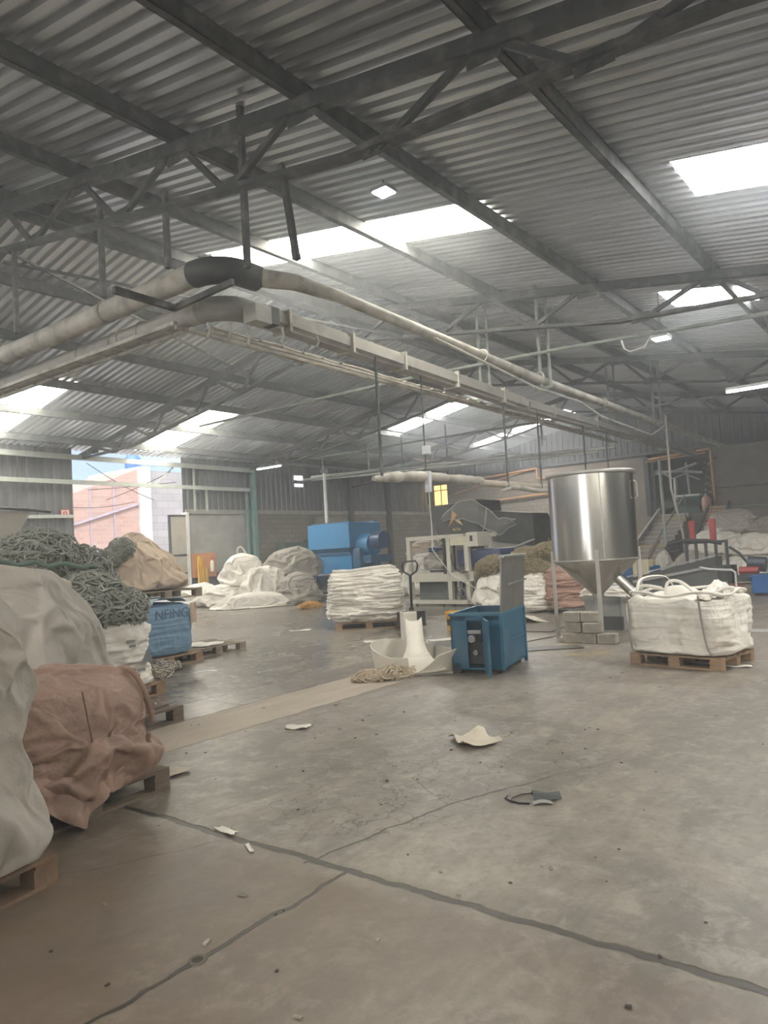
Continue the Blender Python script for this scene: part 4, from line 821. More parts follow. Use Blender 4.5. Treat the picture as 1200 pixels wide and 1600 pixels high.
def rim(i): a = 2 * pi * i / 60; q = (abs(cos(a))**6 + abs(sin(a))**6)**(-1 / 6); return Vector((.54 * q * cos(a), .45 * q * sin(a), .67 + .03 * noise.noise(Vector((cos(a) * 2, sin(a) * 2, 3))) + 0.02 * sin(5 * a)))
mb.tube([rim(i) for i in range(60)], [.018 + .012 * noise.noise(Vector((i * .4, 0, 0))) for i in range(60)], 8, True).build('rolled_rim', PPW, t, True)
def fold(u, v): return (-.2 + .65 * u, -.30 + .48 * v - .1 * u, .62 + .09 * sin(pi * v) * (1 + .5 * sin(7 * u)) + .05 * noise.noise(Vector((u * 4, v * 5, 1))))
MB().grid(fold, 24, 18, .006).build('loose_top_cloth', PPW, t, True)
MB().grid(lambda u, v: (.2 + .28 * u, -.12 + .35 * v, .66 + .14 * sin(pi * u) * sin(pi * v) + .05 * noise.noise(Vector((u * 7, v * 6, 4)))), 16, 16, .006).build('gathered_spout', PPW, t, True)
for P_ in ([(-.56, -.3, .68), (-.55, -.2, .86), (-.45, .05, .90), (-.38, .25, .86), (-.36, .42, .70)], [(-.05, -.50, .68), (-.05, -.42, .84), (.1, -.4, .85), (.3, -.44, .74), (.45, -.5, .68)], [(-.5, -.5, .70), (-.58, -.3, .75), (-.6, 0, .78), (-.5, .3, .73)], [(.5, -.45, .69), (.55, -.2, .76), (.56, .1, .75), (.5, .4, .70)]): strap(t, [(x * .88, y * .85, z - .04) for x, y, z in P_], r=.02)
SEAM = mat('grey_seam', (.30, .28, .25), .8)
for P_ in ([(-.56, -.55, .70), (-.53, -.585, .4), (-.55, -.57, .25), (-.52, -.57, .02)], [(.38, -.56, .70), (.42, -.595, .4), (.46, -.58, .1), (.5, -.56, .02)]): strap(t, [(x * .90, y * .835, z - .04 if z > .1 else z) for x, y, z in P_], SEAM, .012, 'corner_seam')
# sacks behind the cabinet
sack('woven_sack', 'white sack left of the raised metal lid, under the straw fibre', 'sack', PPW, (14.9, 8.2, 0), (.95, .9, .85), -.8, k=3, crump=.09, cell=.05, seed=61, n=36)
sack('woven_sack', 'white sack right of the raised metal lid, on the floor', 'sack', PPW, (14.6, 7.15, 0), (1.0, .9, .82), -.8, k=3, crump=.09, cell=.04, horiz=.02, seed=63, n=36)
netpile('fibre_heap', 'straw-coloured fibre heap spilling over the two white sacks', 'fibre', [((15.0, 8.3, .95), (.55, .4, .22)), ((14.8, 7.4, 1.02), (.5, .4, .3)), ((14.75, 7.1, .85), (.42, .35, .2)), ((15.2, 7.0, 1.25), (.6, .35, .16))], mat('straw_core', (.20, .165, .095), .9), mat('straw', (.36, .30, .18), .85, 0, .5, 12), .008, n_=150)
sack('woven_sack', 'red-brown striped sack standing behind the left tank leg', 'sack', PPR, (14.6, 6.35, .08), (.95, .85, .85), -.9, style='pleat', horiz=.03, hf=9, crump=.03, seed=65, n=40)
G2 = 'white sacks stacked at the end wall'
sack('woven_sack', 'lowest sack of the stack left of the tank', 'sack', PPW, (23.4, 11.6, 0), (1.5, 1.2, .9), -1, horiz=.03, crump=.05, seed=71, n=26, group=G2)
sack('woven_sack', 'middle pleated sack of the stack left of the tank', 'sack', PPW, (23.4, 11.5, .85), (1.4, 1.2, .85), -1, style='soft', horiz=.03, crump=.08, seed=73, n=30, group=G2)
sack('woven_sack', 'topmost pleated sack of the stack left of the tank', 'sack', PPW, (23.5, 11.6, 1.6), (1.5, 1.1, .75), -1, style='soft', horiz=.03, crump=.1, k=2.6, kz=2, seed=75, n=30, group=G2)
sack('woven_sack', 'grey flat-sided sack between the black hopper and the pleated stack', 'sack', mat('grey_cloth', (.30, .28, .25), .85), (21.2, 10.35, .9), (.9, .8, 1.0), -1, style='pleat', seed=77, n=20)
sack('woven_sack', 'grey sack beneath the flat-sided one near the hopper', 'sack', MC['grey_cloth'], (21.2, 10.4, 0), (1.2, .9, .9), -1, crump=.05, seed=78, n=20)
# heap at the right
G3 = 'sacks heaped before the end wall at the right'
HP = [((22.6, 5.7, 0), (1.6, 1.2, .9), PPG, 'grey-white sack low in the right heap, left end'), ((22.6, 4.5, 0), (1.6, 1.2, .85), PPW, 'white sack low in the right heap, middle'), ((22.8, 3.2, 0), (1.6, 1.2, .9), PPG, 'grey-white sack low in the right heap, right end'),
      ((22.9, 5.35, .8), (1.2, 1.0, .75), PPW, 'white sack halfway up the right heap, behind the red posts'), ((22.9, 4.2, .75), (1.4, 1.0, .7), PPW, 'pale sack halfway up the right heap'), ((23.0, 3.05, .8), (1.3, 1, .8), PPG, 'grey sack halfway up the right heap at the frame edge'),
      ((23.2, 4.95, 1.35), (1.25, .9, .7), PPG, 'large grey-white sack on top of the right heap'), ((23.2, 3.9, 1.35), (1.2, .9, .5), MC['grey_cloth'], 'flat grey sack on top of the right heap')]
for i, (l_, s_, m_, lab) in enumerate(HP): sack('woven_sack', lab, 'sack', m_, l_, s_, -1.2 + .3 * (i % 3), style=['crumple', 'soft', 'loose'][i % 3], k=2.8, kz=2.4, crump=.1, cell=.05, lump=.1, seed=80 + i, n=26, group=G3)
# ------------------------------------------------------------------ steel hopper tank
t = thing('hopper_tank', 'tall stainless steel cone-bottomed tank on four legs', 'tank', (10.75, 4.25, 0), 0.15)
RT = 0.625
mb = MB(); mb.lathe([(RT - .012, 1.17), (RT - .012, 2.44), (RT, 2.44), (RT, 1.16)], 72); mb.build('shell', INOX, t, True)
mb = MB(); mb.lathe([(RT + .01, 1.165), (0.09, 0.66), (0.09, .58), (.07, .58), (.07, .67), (RT - .01, 1.175)], 72); mb.build('cone', INOX, t, True)
mb = MB(); mb.tube([Vector(((RT + .02) * cos(2*pi*i/72), (RT + .02) * sin(2*pi*i/72), 2.45)) for i in range(72)], .028, 8, True, flat=.6); mb.build('rim', INOX2, t, True)
mb = MB(); mb.tube([Vector(((RT + .004) * cos(2*pi*i/72), (RT + .004) * sin(2*pi*i/72), 1.17)) for i in range(72)], .012, 6, True); mb.build('lower_rim', INOX2, t, True)
for a in (195, 288, 15, 105):
    a = R(a); c = Vector((cos(a) * (RT + .0), sin(a) * (RT + .0), 0))
    o = MB().box((0, 0, .66), (.055, .055, 1.32), (0, 0, a)).build('leg', INOX2, t); o.location = c
    MB().box((0, 0, .004), (.13, .13, .008), (0, 0, a)).build('foot_plate', INOX2, o)
a0 = Vector((cos(R(195)) * RT, sin(R(195)) * RT, .11)); a1 = Vector((cos(R(105)) * RT, sin(R(105)) * RT, .11)); a2 = Vector((cos(R(15)) * RT, sin(R(15)) * RT, .11))
MB().bar(a0, a1, .03, .03).bar(a1, a2, .03, .03).build('brace', INOX2, t)
mb = MB(); ang = R(262); c = Vector((cos(ang) * .28, sin(ang) * .28, .92)); mb.cyl(c, c + Vector((cos(R(285)) * .3, sin(R(285)) * .3, -.32)), .075, n=24, cap=False); mb.build('outlet_tube', INOX, t, True)
mb = MB(); mb.bar((cos(R(205)) * RT * 1.004, sin(R(205)) * RT * 1.004, 1.2), (cos(R(205)) * RT * 1.004, sin(R(205)) * RT * 1.004, 2.42), .012, .006); mb.build('weld_seam', INOX2, t)
mb = MB(); a = R(265); q = Vector((cos(a) * (RT + .02), sin(a) * (RT + .02), 0)); mb.tube([q + Vector((0, 0, 2.3)), q * 1.06 + Vector((0, 0, 2.28)), q * 1.06 + Vector((0, 0, 2.06)), q + Vector((0, 0, 2.04))], .012, 8); mb.build('grab_handle', INOX2, t, True)
# crate, sack and blocks below it
t = thing('plastic_crate', 'grey plastic crate standing under the tank', 'crate', (12.0, 4.5, 0), -.15)
mb = MB()
for lo, hi in (((-.35, -.32, 0), (.35, .32, .02)), ((-.35, -.32, 0), (-.33, .32, .5)), ((.33, -.32, 0), (.35, .32, .5)), ((-.35, -.32, 0), (.35, -.3, .5)), ((-.35, .3, 0), (.35, .32, .5))): mb.mm(lo, hi)
mb.build('tub', mat('crate_grey', (.27, .27, .26), .6), t); MB().mm((-.38, -.35, .47), (.38, -.3, .52)).mm((-.38, .3, .47), (.38, .35, .52)).mm((-.38, -.35, .47), (-.33, .35, .52)).mm((.33, -.35, .47), (.38, .35, .52)).build('rim', MC['crate_grey'], t)
MB().mm((-.37, -.34, .0), (-.3, .34, .22)).build('dark_base', mat('crate_dark', (.07, .07, .07), .6), t)
t = sack('woven_sack', 'white plump sack with blue print on the grey crate under the tank', 'sack', PPW, (12.0, 4.55, .5), (.55, .9, .24), -.15, style='soft', seed=91, n=26, extra=True)
mb = MB(); [mb.tube([(-.2 + .06 * j + .02 * sin(i), -.25 + .05 * i, .222 - .02 * (abs(i - 5) / 5)) for i in range(10)], .006, 5) for j in range(3)]; mb.build('blue_print', mat('blue_ink', (.2, .3, .45), .8), t)
BLK = mat('worn_concrete_block', (.36, .33, .28), .95, 0, .35, 5, .5, 25)
k_ = 0
for (dx, dy, dz) in ((0, .24, 0), (0, -.04, 0), (0, -.32, 0), (.02, .2, .15), (-.02, -.1, .15), (.0, .22, .30), (.02, -.06, .30)):
    o = MB().mm((-.1, -.13, 0), (.1, .13, .145), .015).build('concrete_block', BLK, loc=(10.15 + dx, 4.2 + dy * .9, dz + .002), rot=.12 * (-1)**k_)
    lab = ['bottom left block of the small pile beside the front tank leg', 'bottom middle block of the pile at the tank leg', 'bottom right block of the pile at the tank leg', 'middle row left block of the pile at the tank leg', 'middle row right block of the pile at the tank leg', 'top left block of the pile at the tank leg', 'top right block of the pile at the tank leg'][k_]
    tag(o, lab, 'block', 'concrete blocks under the tank'); k_ += 1

# ------------------------------------------------------------------ blue cabinet machine
BLU = mat('petrol_blue_paint', (.018, .105, .185), .45, 0, .15, 4, dirt=((.12, .17, .19), 3, .35))
t = thing('control_cabinet', 'petrol-blue machine cabinet with open door and raised sheet lid', 'cabinet', (7.5, 4.13, 0), .22)
w_, d_, h_ = .62, 1.02, .69
mb = MB(); mb.mm((0, 0, .05), (d_, .02, h_)); mb.mm((0, w_ - .02, .05), (d_, w_, h_)); mb.mm((d_ - .02, 0, .05), (d_, w_, h_)); mb.mm((0, 0, .05), (d_, w_, .07)); mb.mm((0, 0, .05), (.02, .22, h_)); mb.mm((0, w_ - .2, .05), (.02, w_, h_)); mb.mm((0, 0, h_ - .07), (.02, w_, h_)); mb.mm((.35, .15, h_ - .3), (.37, w_, h_ - .01)); mb.build('body', BLU, t)
mb = MB(); mb.mm((-.015, -.015, h_ - .02), (d_ + .01, .025, h_ + .01)); mb.mm((-.015, w_ - .025, h_ - .02), (d_ + .01, w_ + .015, h_ + .01)); mb.mm((-.015, 0, h_ - .02), (.025, w_, h_ + .01)); mb.mm((d_ - .02, 0, h_ - .02), (d_ + .01, w_, h_ + .01)); mb.mm((-.02, -.02, .05), (.02, .02, h_)); mb.mm((d_ - .02, -.02, .0), (d_ + .01, .02, h_)); mb.build('edge_trim', mat('blue_trim', (.035, .15, .24), .45), t)
door = MB().mm((0, 0, 0), (.025, .4, .62), .004).build('door', BLU, t, loc=(-.02, .2, .03), rot=(0, 0, R(160 - 90 + 45)))
MB().mm((-.012, .3, .1), (.0, .34, .13)).build('latch', RUB, door); MB().mm((-.012, .3, .48), (.0, .34, .51)).build('latch', RUB, door)
mb = MB(); mb.mm((.1, .25, .1), (.5, .5, .35)); mb.cyl((.15, .35, .42), (.45, .35, .42), .06); mb.tube([(.08, .3, .5), (.05, .35, .4), (.08, .42, .3), (.06, .5, .2)], .015); mb.tube([(.1, .5, .5), (.04, .45, .35), (.1, .35, .2)], .012); mb.build('inner_gear', mat('machine_dark', (.05, .055, .06), .45, .4), t)
MB().cyl((.03, .38, .40), (.06, .38, .40), .045).build('dial', GALV, t); MB().cyl((.03, .34, .24), (.06, .34, .24), .03).build('dial', GALV, t); MB().mm((.02, .26, .46), (.05, .42, .5)).build('wire_duct', GALV, t)
MB().mm((.5, .45, h_ - .22), (.52, .62, h_ - .04)).build('rating_plate', WHP, t)
LIDM = mat('galvanised_lid', (.32, .32, .31), .38, .75, .35, 2.5, dirt=((.2, .2, .19), 3, .5))
lid = MB().mm((0, 0, 0), (1.05, .015, .66)).build('lid', LIDM, t, loc=(.02, .0, h_), rot=(R(4), 0, 0))
MB().mm((0, -.03, .64), (1.05, .03, .665)).build('lid_edge', GALV, lid); MB().bar((.2, -.03, .32), (1.02, -.03, .34), .02, .02).build('lid_handle', GALV, lid)
mb = MB(); mb.mm((.35, -.004, .30), (1.06, .0, .315)); mb.build('side_rib', MC['blue_trim'], t, loc=(0, -.012, .05))
for x, y in ((.08, .08), (.08, w_ - .08), (d_ - .08, .08), (d_ - .08, w_ - .08)): MB().cyl((x, y, 0), (x, y, .055), .03).build('foot', RUB, t)
MB().mm((.0, w_ - .1, 0), (.06, w_, .12)).build('foot_bracket', STEELD, t)

# ------------------------------------------------------------------ white moulded chute on the floor
CHU = mat('white_moulding', (.66, .62, .54), .45, 0, .08, 3)
t = thing('plastic_chute', 'cream moulded chute with curling side sheets lying on the floor', 'chute', (7.55, 5.38, 0), -.92)
def slide(u, v):
    s = v; wdt = .11 + .22 * max(0, (s - .35) / .65)**1.4; x = (u - .5) * 2 * wdt; y = .42 - 1.0 * s
    z = .50 * (1 - s)**1.7 + .035 + .05 * abs(2 * u - 1)**3 * (1 - s * .5) - (0.015 * sin(s * 40) if .5 < s < .6 else 0)
    return (x, y, z)
MB().grid(slide, 16, 40, .012).build('slide', CHU, t, True)
def wall(u, v, a0=R(62), a1=R(258)):
    a = a0 + (a1 - a0) * u; r_ = .52 + .05 * v; hgt = .30 * (.55 + .45 * sin(pi * min(1, u * 1.15))) + .04
    return (r_ * cos(a) - .0, r_ * sin(a) * .95 - .02, .006 + hgt * v)
MB().grid(wall, 40, 8, .012).build('side_sheet', CHU, t, True)
def sweep(u, v):
    x = -.10 + .98 * u; y = -.56 + .34 * u**1.6; hgt = .015 + .27 * sin(pi * min(1, .08 + u * .62)) * min(1, u * 3 + .1); lift = .10 * max(0, u - .45)**1.2 * 2
    return (x + .04 * v, y - .13 * v * hgt / .28, .008 + lift + hgt * v * (1 if u < .93 else (1 - u) / .07))
MB().grid(sweep, 40, 8, .012).build('side_sheet', CHU, t, True)
def back(u, v): a = R(-25 + 92 * u); return (.55 * cos(a), .50 * sin(a), .006 + .22 * v * (.5 + .5 * u))
MB().grid(back, 24, 6, .012).build('side_sheet', CHU, t, True)
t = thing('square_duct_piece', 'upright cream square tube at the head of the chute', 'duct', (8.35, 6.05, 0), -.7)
mb = MB(); mb.mm((-.1, -.1, 0), (.1, .1, .62), .012); mb.build('tube', CHU, t); MB().mm((-.085, -.085, .621), (.085, .085, .623)).build('opening', STEELD, t)  # dark plate on the solid tube stands in for its shaded hollow
t = thing('document_box', 'white box covered with printed sheets inside the chute ring', 'box', (8.2, 5.42, 0), -.75)
MB().mm((-.16, -.1, 0), (.16, .1, .27), .003).build('carton', mat('paper_white', (.68, .66, .62), .8), t)
mb = MB()
for sx in (-.15, .01):
    for k in range(7): mb.mm((sx + .01, -.103, .05 + .025 * k), (sx + .05 + .07 * ((k * 37) % 5) / 5, -.1005, .055 + .025 * k))
mb.build('printed_lines', mat('print_grey', (.4, .38, .36), .8), t)
netpile('fibre_rag', 'flattened beige fibre rag at the front left of the chute', 'rag', [((6.95, 5.3, .03), (.36, .2, .04)), ((6.7, 5.45, .03), (.22, .14, .03))], mat('rag_core', (.42, .35, .25), .9), mat('rag_strand', (.50, .42, .31), .9), .008, n_=90)

# ------------------------------------------------------------------ yellow bucket, pallet jack
t = thing('bucket', 'yellow plastic bucket on the floor left of the cabinet', 'bucket', (11.2, 7.1, 0))
YEL = mat('yellow_plastic', (.72, .40, .03), .4); MB().lathe([(0, 0), (.135, 0), (.165, .33), (.155, .33), (.128, .015), (0, .015)], 28).build('pail', YEL, t, True); MB().lathe([(.16, .27), (.175, .28), (.175, .33), (.16, .335)], 28).build('rim_band', YEL, t, True)
MB().grid(lambda u, v: (.153 * cos(R(150 + 50 * u)), .153 * sin(R(150 + 50 * u)), .09 + .13 * v), 8, 2).build('dark_label', STEELD, t)
t = thing('pallet_jack', 'black hand pallet jack parked beside the pleated bulk bag', 'pallet jack', (10.95, 7.85, 0), .72)
BLKP = mat('black_paint', (.025, .025, .025), .45)
MB().bar((0, 0, .32), (-.12, 0, 1.02), .045, .05).build('handle_shaft', BLKP, t)
MB().tube([(-.12, 0, 1.0), (-.13, .12, 1.08), (-.14, .14, 1.2), (-.14, .11, 1.26), (-.14, -.11, 1.26), (-.14, -.14, 1.2), (-.13, -.12, 1.08), (-.12, 0, 1.0)], .017, 8).build('handle_grip', BLKP, t, True)
MB().mm((-.15, -.015, 1.08), (-.12, .015, 1.2)).build('release_lever', GALV, t)
MB().mm((-.09, -.1, .12), (.12, .1, .3), .02).cyl((0, 0, .2), (0, 0, .42), .05).build('pump_body', BLKP, t, True)
MB().mm((.1, -.26, .06), (.2, .26, .34), .01).build('backrest_plate', BLKP, t)
for s in (-1, 1):
    MB().mm((.15, s * .2 - .075, .06), (1.2, s * .2 + .075, .1), .008).build('fork', BLKP, t)
    MB().cyl((-.02, s * .03, .09), (-.02, s * .1, .09), .09, n=24).build('steer_wheel', mat('grey_wheel', (.3, .29, .27), .5), t, True)
    MB().cyl((1.05, s * .2 - .04, .04), (1.05, s * .2 + .04, .04), .04, n=16).build('fork_roller', RUB, t, True)

# ------------------------------------------------------------------ blue mixer
MBL = mat('mixer_blue', (.03, .20, .42), .45, 0, .12, 3, dirt=((.10, .20, .30), 2, .3)); MDK = mat('mixer_dark_blue', (.02, .10, .20), .5)
t = thing('blue_mixer', 'large blue hopper mixer machine before the block wall', 'machine', (18.4, 16.45, 0), -.1)
MB().mm((0, -1.02, 1.62), (1.5, 1.02, 2.45), .015).build('hopper_box', MBL, t)
MB().prism([(0.0, -1.02, 1.62), (0.0, 1.02, 1.62), (.12, .9, 1.45), (.12, -.9, 1.45)], (1.4, 0, 0)).build('transition', MDK, t)
MB().mm((.08, -.98, .78), (1.4, .92, 1.47), .02).build('mixing_trough', MBL, t)
MB().mm((.02, -1.0, 1.42), (1.45, .96, 1.48)).build('flange', MDK, t)
MB().prism([(.1, -.9, .78), (.1, .9, .78), (.35, .55, .3), (.35, -.55, .3)], (1.1, 0, 0)).build('outlet_funnel', MDK, t)
MB().cyl((.6, -1.02, 1.7), (.6, -1.55, 1.7), .36, n=32).build('side_drum', MBL, t, True)
MB().cyl((.45, -1.75, 1.82), (.45, -2.15, 1.82), .28, n=28).build('motor', mat('motor_navy', (.03, .07, .17), .4), t, True)
MB().mm((.2, -1.75, 1.1), (1.2, -1.0, 1.35)).mm((.5, -1.7, .4), (.7, -1.5, 1.35)).build('side_bracket', MDK, t)
MB().mm((.1, -1.35, .8), (.9, -1.0, 1.6), .05).build('gear_housing', MDK, t, True)
for x, y in ((.15, -.85), (.15, .85), (1.3, -.85), (1.3, .85)): MB().mm((x - .05, y - .05, 0), (x + .05, y + .05, .85)).build('leg', MDK, t)
MB().bar((.15, .85, .1), (.15, .2, .75), .05, .05).bar((.15, -.85, .15), (.15, .85, .15), .05, .08).build('brace', STEELD, t)
MB().mm((-.05, .6, .9), (.05, .95, 1.35)).mm((-.06, .45, .95), (.0, .55, 1.3)).build('side_valve', mat('teal_fitting', (.05, .18, .25), .5), t)
MB().mm((-.12, -.9, .74), (-.02, 1.9, .80)).build('step_rail', GALV, t)
mb = MB(); mb.mm((.1, -.95, 2.45), (.3, .9, 2.5)); mb.mm((1.2, -.95, 2.45), (1.4, .9, 2.5)); mb.build('top_rim', MDK, t)

# ------------------------------------------------------------------ beige frame machine
BEI = mat('machine_beige', (.52, .50, .43), .5, 0, .1, 3, dirt=((.35, .33, .28), 2, .4)); NAVY = mat('navy_paint', (.03, .05, .13), .4)
t = thing('frame_machine', 'beige steel framed moulding machine with open bays', 'machine', (15.6, 10.15, 0), -.05)
Yp = lambda px: 1.15 - (px - 628) * .0192
mb = MB(); fr = .11
for y in (Yp(632), Yp(698), Yp(726)): mb.mm((0, y - .058, .08), (.11, y + .058, 1.78)); mb.mm((1.1, y - .045, .08), (1.19, y + .045, 1.78))
for z in (.1, .72, 1.73):
    for x in (0, 1.1): mb.mm((x, Yp(735), z - .05 - (.06 if z == .72 else 0)), (x + .09, Yp(630), z + .05 + (.06 if z == .72 else 0)))
    for y in (Yp(632), Yp(726)): mb.mm((0, y - .045, z - .05), (1.19, y + .045, z + .05))
mb.build('frame', BEI, t)
MB().mm((-.01, Yp(730), 1.5), (.05, Yp(702), 1.7), .005).build('name_panel', mat('machine_cream', (.58, .55, .42), .5), t)
textmesh('XINGTAI'[:0] or '- - -', .12, 'faded_letters', mat('ochre_ink', (.5, .36, .12), .6), t, (-.015, Yp(715), 1.6), (R(90), 0, R(-90)), .002)
MB().mm((-.08, Yp(747), 1.45), (.5, Yp(730), 1.8), .01).build('switch_box', BEI, t); MB().mm((-.09, Yp(740), 1.58), (-.075, Yp(736), 1.72)).build('switch_window', RUB, t)
MB().mm((-.02, Yp(694), .8), (.02, Yp(690), 1.7)).build('dark_gap', RUB, t)  # black strip stands in for the shaded gap between the posts
MB().mm((.3, Yp(695), .12), (.34, Yp(636), .65)).mm((.3, Yp(724), .12), (.34, Yp(702), .65)).build('lower_panel', mat('grey_panel', (.13, .14, .14), .5), t)
MB().mm((.3, Yp(724), .85), (.9, Yp(702), 1.45)).build('inner_block', mat('inner_grey', (.2, .2, .19), .5), t)
MB().mm((.2, Yp(770), 1.0), (.9, Yp(704), 1.38), .04).build('drive_motor', NAVY, t, True)
MB().cyl((.3, Yp(762), .88), (.3, Yp(738), .88), .09, n=20).build('blue_cylinder', mat('cylinder_blue', (.05, .16, .27), .4), t, True)
MB().prism([(.3, Yp(736), .1), (.3, Yp(758), .25), (.3, Yp(765), .95), (.3, Yp(736), .95)], (.7, 0, 0)).build('guard_panel', mat('guard_grey', (.33, .31, .28), .6), t)
MB().mm((.1, Yp(676), 1.35), (.5, Yp(662), 1.48), .02).build('small_motor', NAVY, t)
mb = blob((.5, Yp(660), 1.08), (.28, .38, .26), 4.4, .3); mb.build('wrapped_roll', PPG, t, True)
mb = MB()
for z in (1.25, 1.36, 1.48, 1.6): mb.mm((.15, Yp(690), z), (.18, Yp(638), z + .02))
for z in (.82, .9): mb.mm((.1, Yp(690), z), (.13, Yp(638), z + .025))
mb.build('guide_rails', GALV, t)
mb = MB(); 
for i, (y, z) in enumerate(((708, .5), (713, .4), (718, .55), (706, .3), (716, .28))): mb.cyl((.2, Yp(y), z), (.28, Yp(y), z), .06, n=12)
mb.tube([(.1, Yp(704), .2), (.12, Yp(712), .45), (.1, Yp(720), .3)], .02, 6); mb.build('pump_fittings', mat('fitting_grey', (.25, .26, .26), .4, .5), t)
for px, x in ((640, 0), (684, 0), (690, .3), (726, 0), (640, 1.1), (726, 1.1)): MB().cyl((x + .05, Yp(px), 0), (x + .05, Yp(px), .1), .04, n=10).build('foot', STEELD, t)
MB().tube([(0, Yp(703), 1.3), (-.1, Yp(708), 1.0), (-.05, Yp(718), .82), (0, Yp(728), .85)], .014, 6).build('hose', RUB, t, True)

# ------------------------------------------------------------------ black hopper with plastic sheet
BH = mat('black_hopper_paint', (.035, .038, .036), .5, 0, .2, 4, dirt=((.10, .10, .095), 3, .4))
t = thing('black_hopper', 'black coated hopper with an orange mark, partly draped in film', 'machine', (20.0, 11.6, 0), 0)
MB().prism([(0, 1.8, 2.75), (0, .0, 2.9), (0, -.1, 1.9), (0, .35, 1.55), (0, 1.45, 1.65)], (1.5, 0, 0)).build('feed_hopper', BH, t)
MB().mm((.0, -.05, 2.0), (.03, .05, 2.75)).build('edge_strip', BH, t)
MB().prism([(.2, .0, 2.55), (.2, -1.7, 2.35), (.2, -1.78, 2.2), (.2, -1.78, 1.35), (.2, -.1, 1.6)], (1.2, 0, 0)).build('chamber', BH, t)
MB().prism([(.25, -.1, 1.6), (.25, -1.75, 1.38), (.25, -1.4, .8), (.25, -.2, .8)], (1.0, 0, 0)).build('lower_chute', mat('film_grey', (.28, .28, .25), .5), t)
mb = MB()
for y in (1.2, -.9): mb.mm((.3, y - .05, 0), (.4, y + .05, 1.6)); mb.mm((1.2, y - .05, 0), (1.3, y + .05, 1.6))
mb.build('stand', STEELD, t)
mb = MB(); mb.prism([(-.012, .92, 2.62), (-.012, .74, 2.46), (-.012, 1.08, 2.12), (-.012, .97, 2.35)], (.008, 0, 0)); mb.build('mark_blade', mat('mark_orange', (.85, .38, .08), .5), t)
mb = MB(); mb.prism([(-.012, .84, 2.30), (-.012, .68, 2.31), (-.012, .54, 2.12), (-.012, .66, 2.18)], (.008, 0, 0)); mb.build('mark_blade', mat('mark_yellow', (.80, .62, .25), .5), t)
textmesh('ALTA', .13, 'mark_letters', MC['mark_yellow'], t, (-.013, .79, 2.0), (R(90), 0, R(-90)), .002)
mb = MB(); mb.tube([(-.01, .5, 2.58), (-.01, .48, 1.92), (-.01, 1.15, 1.92)], .008, 4); mb.build('plate_outline', mat('outline_grey', (.15, .16, .15), .5), t)
FILM = mat('clear_film', (.55, .56, .53), .15, 0, .2, 3, alpha=.30)
def film(u, v): 
    y = 1.25 - 2.6 * u; top_ = 2.45 + .55 * sin(pi * min(1, u * 1.3 + .0)) - .25 * u
    return (-.08 - .12 * sin(pi * v) + .03 * sin(u * 19), y, top_ - (.15 + .55 * sin(pi * u)) * v + .02 * sin(u * 31 + v * 5))
MB().grid(film, 50, 14).build('plastic_film', FILM, t, True)
mb = MB()
for v_ in (0, 1): mb.tube([Vector(film(u / 40, v_)) + Vector((-.01, 0, 0)) for u in range(41)], .014, 5)
mb.tube([(-.12, -.4, 2.6), (-.1, -.3, 2.1), (-.05, -.05, 1.6)], .02, 6); mb.tube([(.15, -1.8, 1.55), (.1, -1.2, 1.36), (.05, -.5, 1.25)], .03, 6)
mb.build('film_edge', mat('film_edge', (.42, .43, .40), .3), t, True)

# ------------------------------------------------------------------ curved sheet, plates and scraps on the floor
t = thing('curved_sheet', 'curled cream sheet on the floor behind the left tank leg', 'sheet', (13.0, 6.35, 0), -.9)
def cs(u, v): a = R(-90 + 125 * u); return (.45 * cos(a) * -1, -.35 + 1.0 * v, .46 + .45 * sin(a) if u > 0 else .01)
MB().grid(lambda u, v: (-.55 + .75 * (1 - cos(u * 1.5)) - .1, -.6 + 1.2 * v, .008 + .62 * (1 - u)**1.8), 20, 6, .01).build('sheet', CHU, t, True)
for i, (x, y, w_, d_, rz, lab) in enumerate(((10.35, 5.45, 1.2, .8, -.2, 'thin steel plate on the floor left of the tank'), (9.3, 4.75, 1.5, .35, -.9, 'narrow dark steel plate on the floor between cabinet and tank'), (11.6, 5.6, .9, .6, .1, 'steel floor plate behind the left tank leg'))):
    tag(MB().mm((-w_/2, -d_/2, 0), (w_/2, d_/2, .012)).build('steel_plate', mat('floor_plate%d' % i, [(.30, .27, .23), (.12, .115, .11), (.26, .23, .2)][i], .45, .3), loc=(x, y, .002), rot=rz), lab, 'plate')
def sheet(name, label, cat, m, loc, size, rz, curl=.02, seed=1, n=14):
    mb = MB(); rnd = random.Random(seed)
    def fn(u, v):
        a = noise.noise(Vector((u * 2.5 + seed, v * 2.5, 0))); e = 1 + .22 * noise.noise(Vector((seed * 3 + u * 3, v * 3, 5)))
        return ((u - .5) * size[0] * e, (v - .5) * size[1] * (1 + .3 * noise.noise(Vector((u * 2, seed, 1)))), .006 + curl * (a * .9 + .5) * (.3 + abs(u - .5) + abs(v - .5)))
    mb.grid(fn, n, n, .003); o = mb.build(name, m, smooth=True, loc=loc, rot=rz); return tag(o, label, cat)
CARD = mat('pale_cardboard', (.52, .47, .38), .9, 0, .15, 4); PAP = mat('white_scrap', (.66, .64, .58), .8)
sheet('cardboard_scrap', 'torn pale cardboard sheet lying flat on the open floor', 'cardboard', CARD, (4.88, 2.98, 0), (.38, .30, 0), .9, .05, 3)
sheet('paper_scrap', 'small oval white scrap on the floor before the pale strip', 'paper', PAP, (4.62, 4.6, 0), (.13, .2, 0), .5, .015, 5)
sheet('paper_scrap', 'tan board scrap beside the corner of the dark pallet', 'paper', CARD, (3.2, 4.5, 0), (.28, .2, 0), .2, .03, 6)
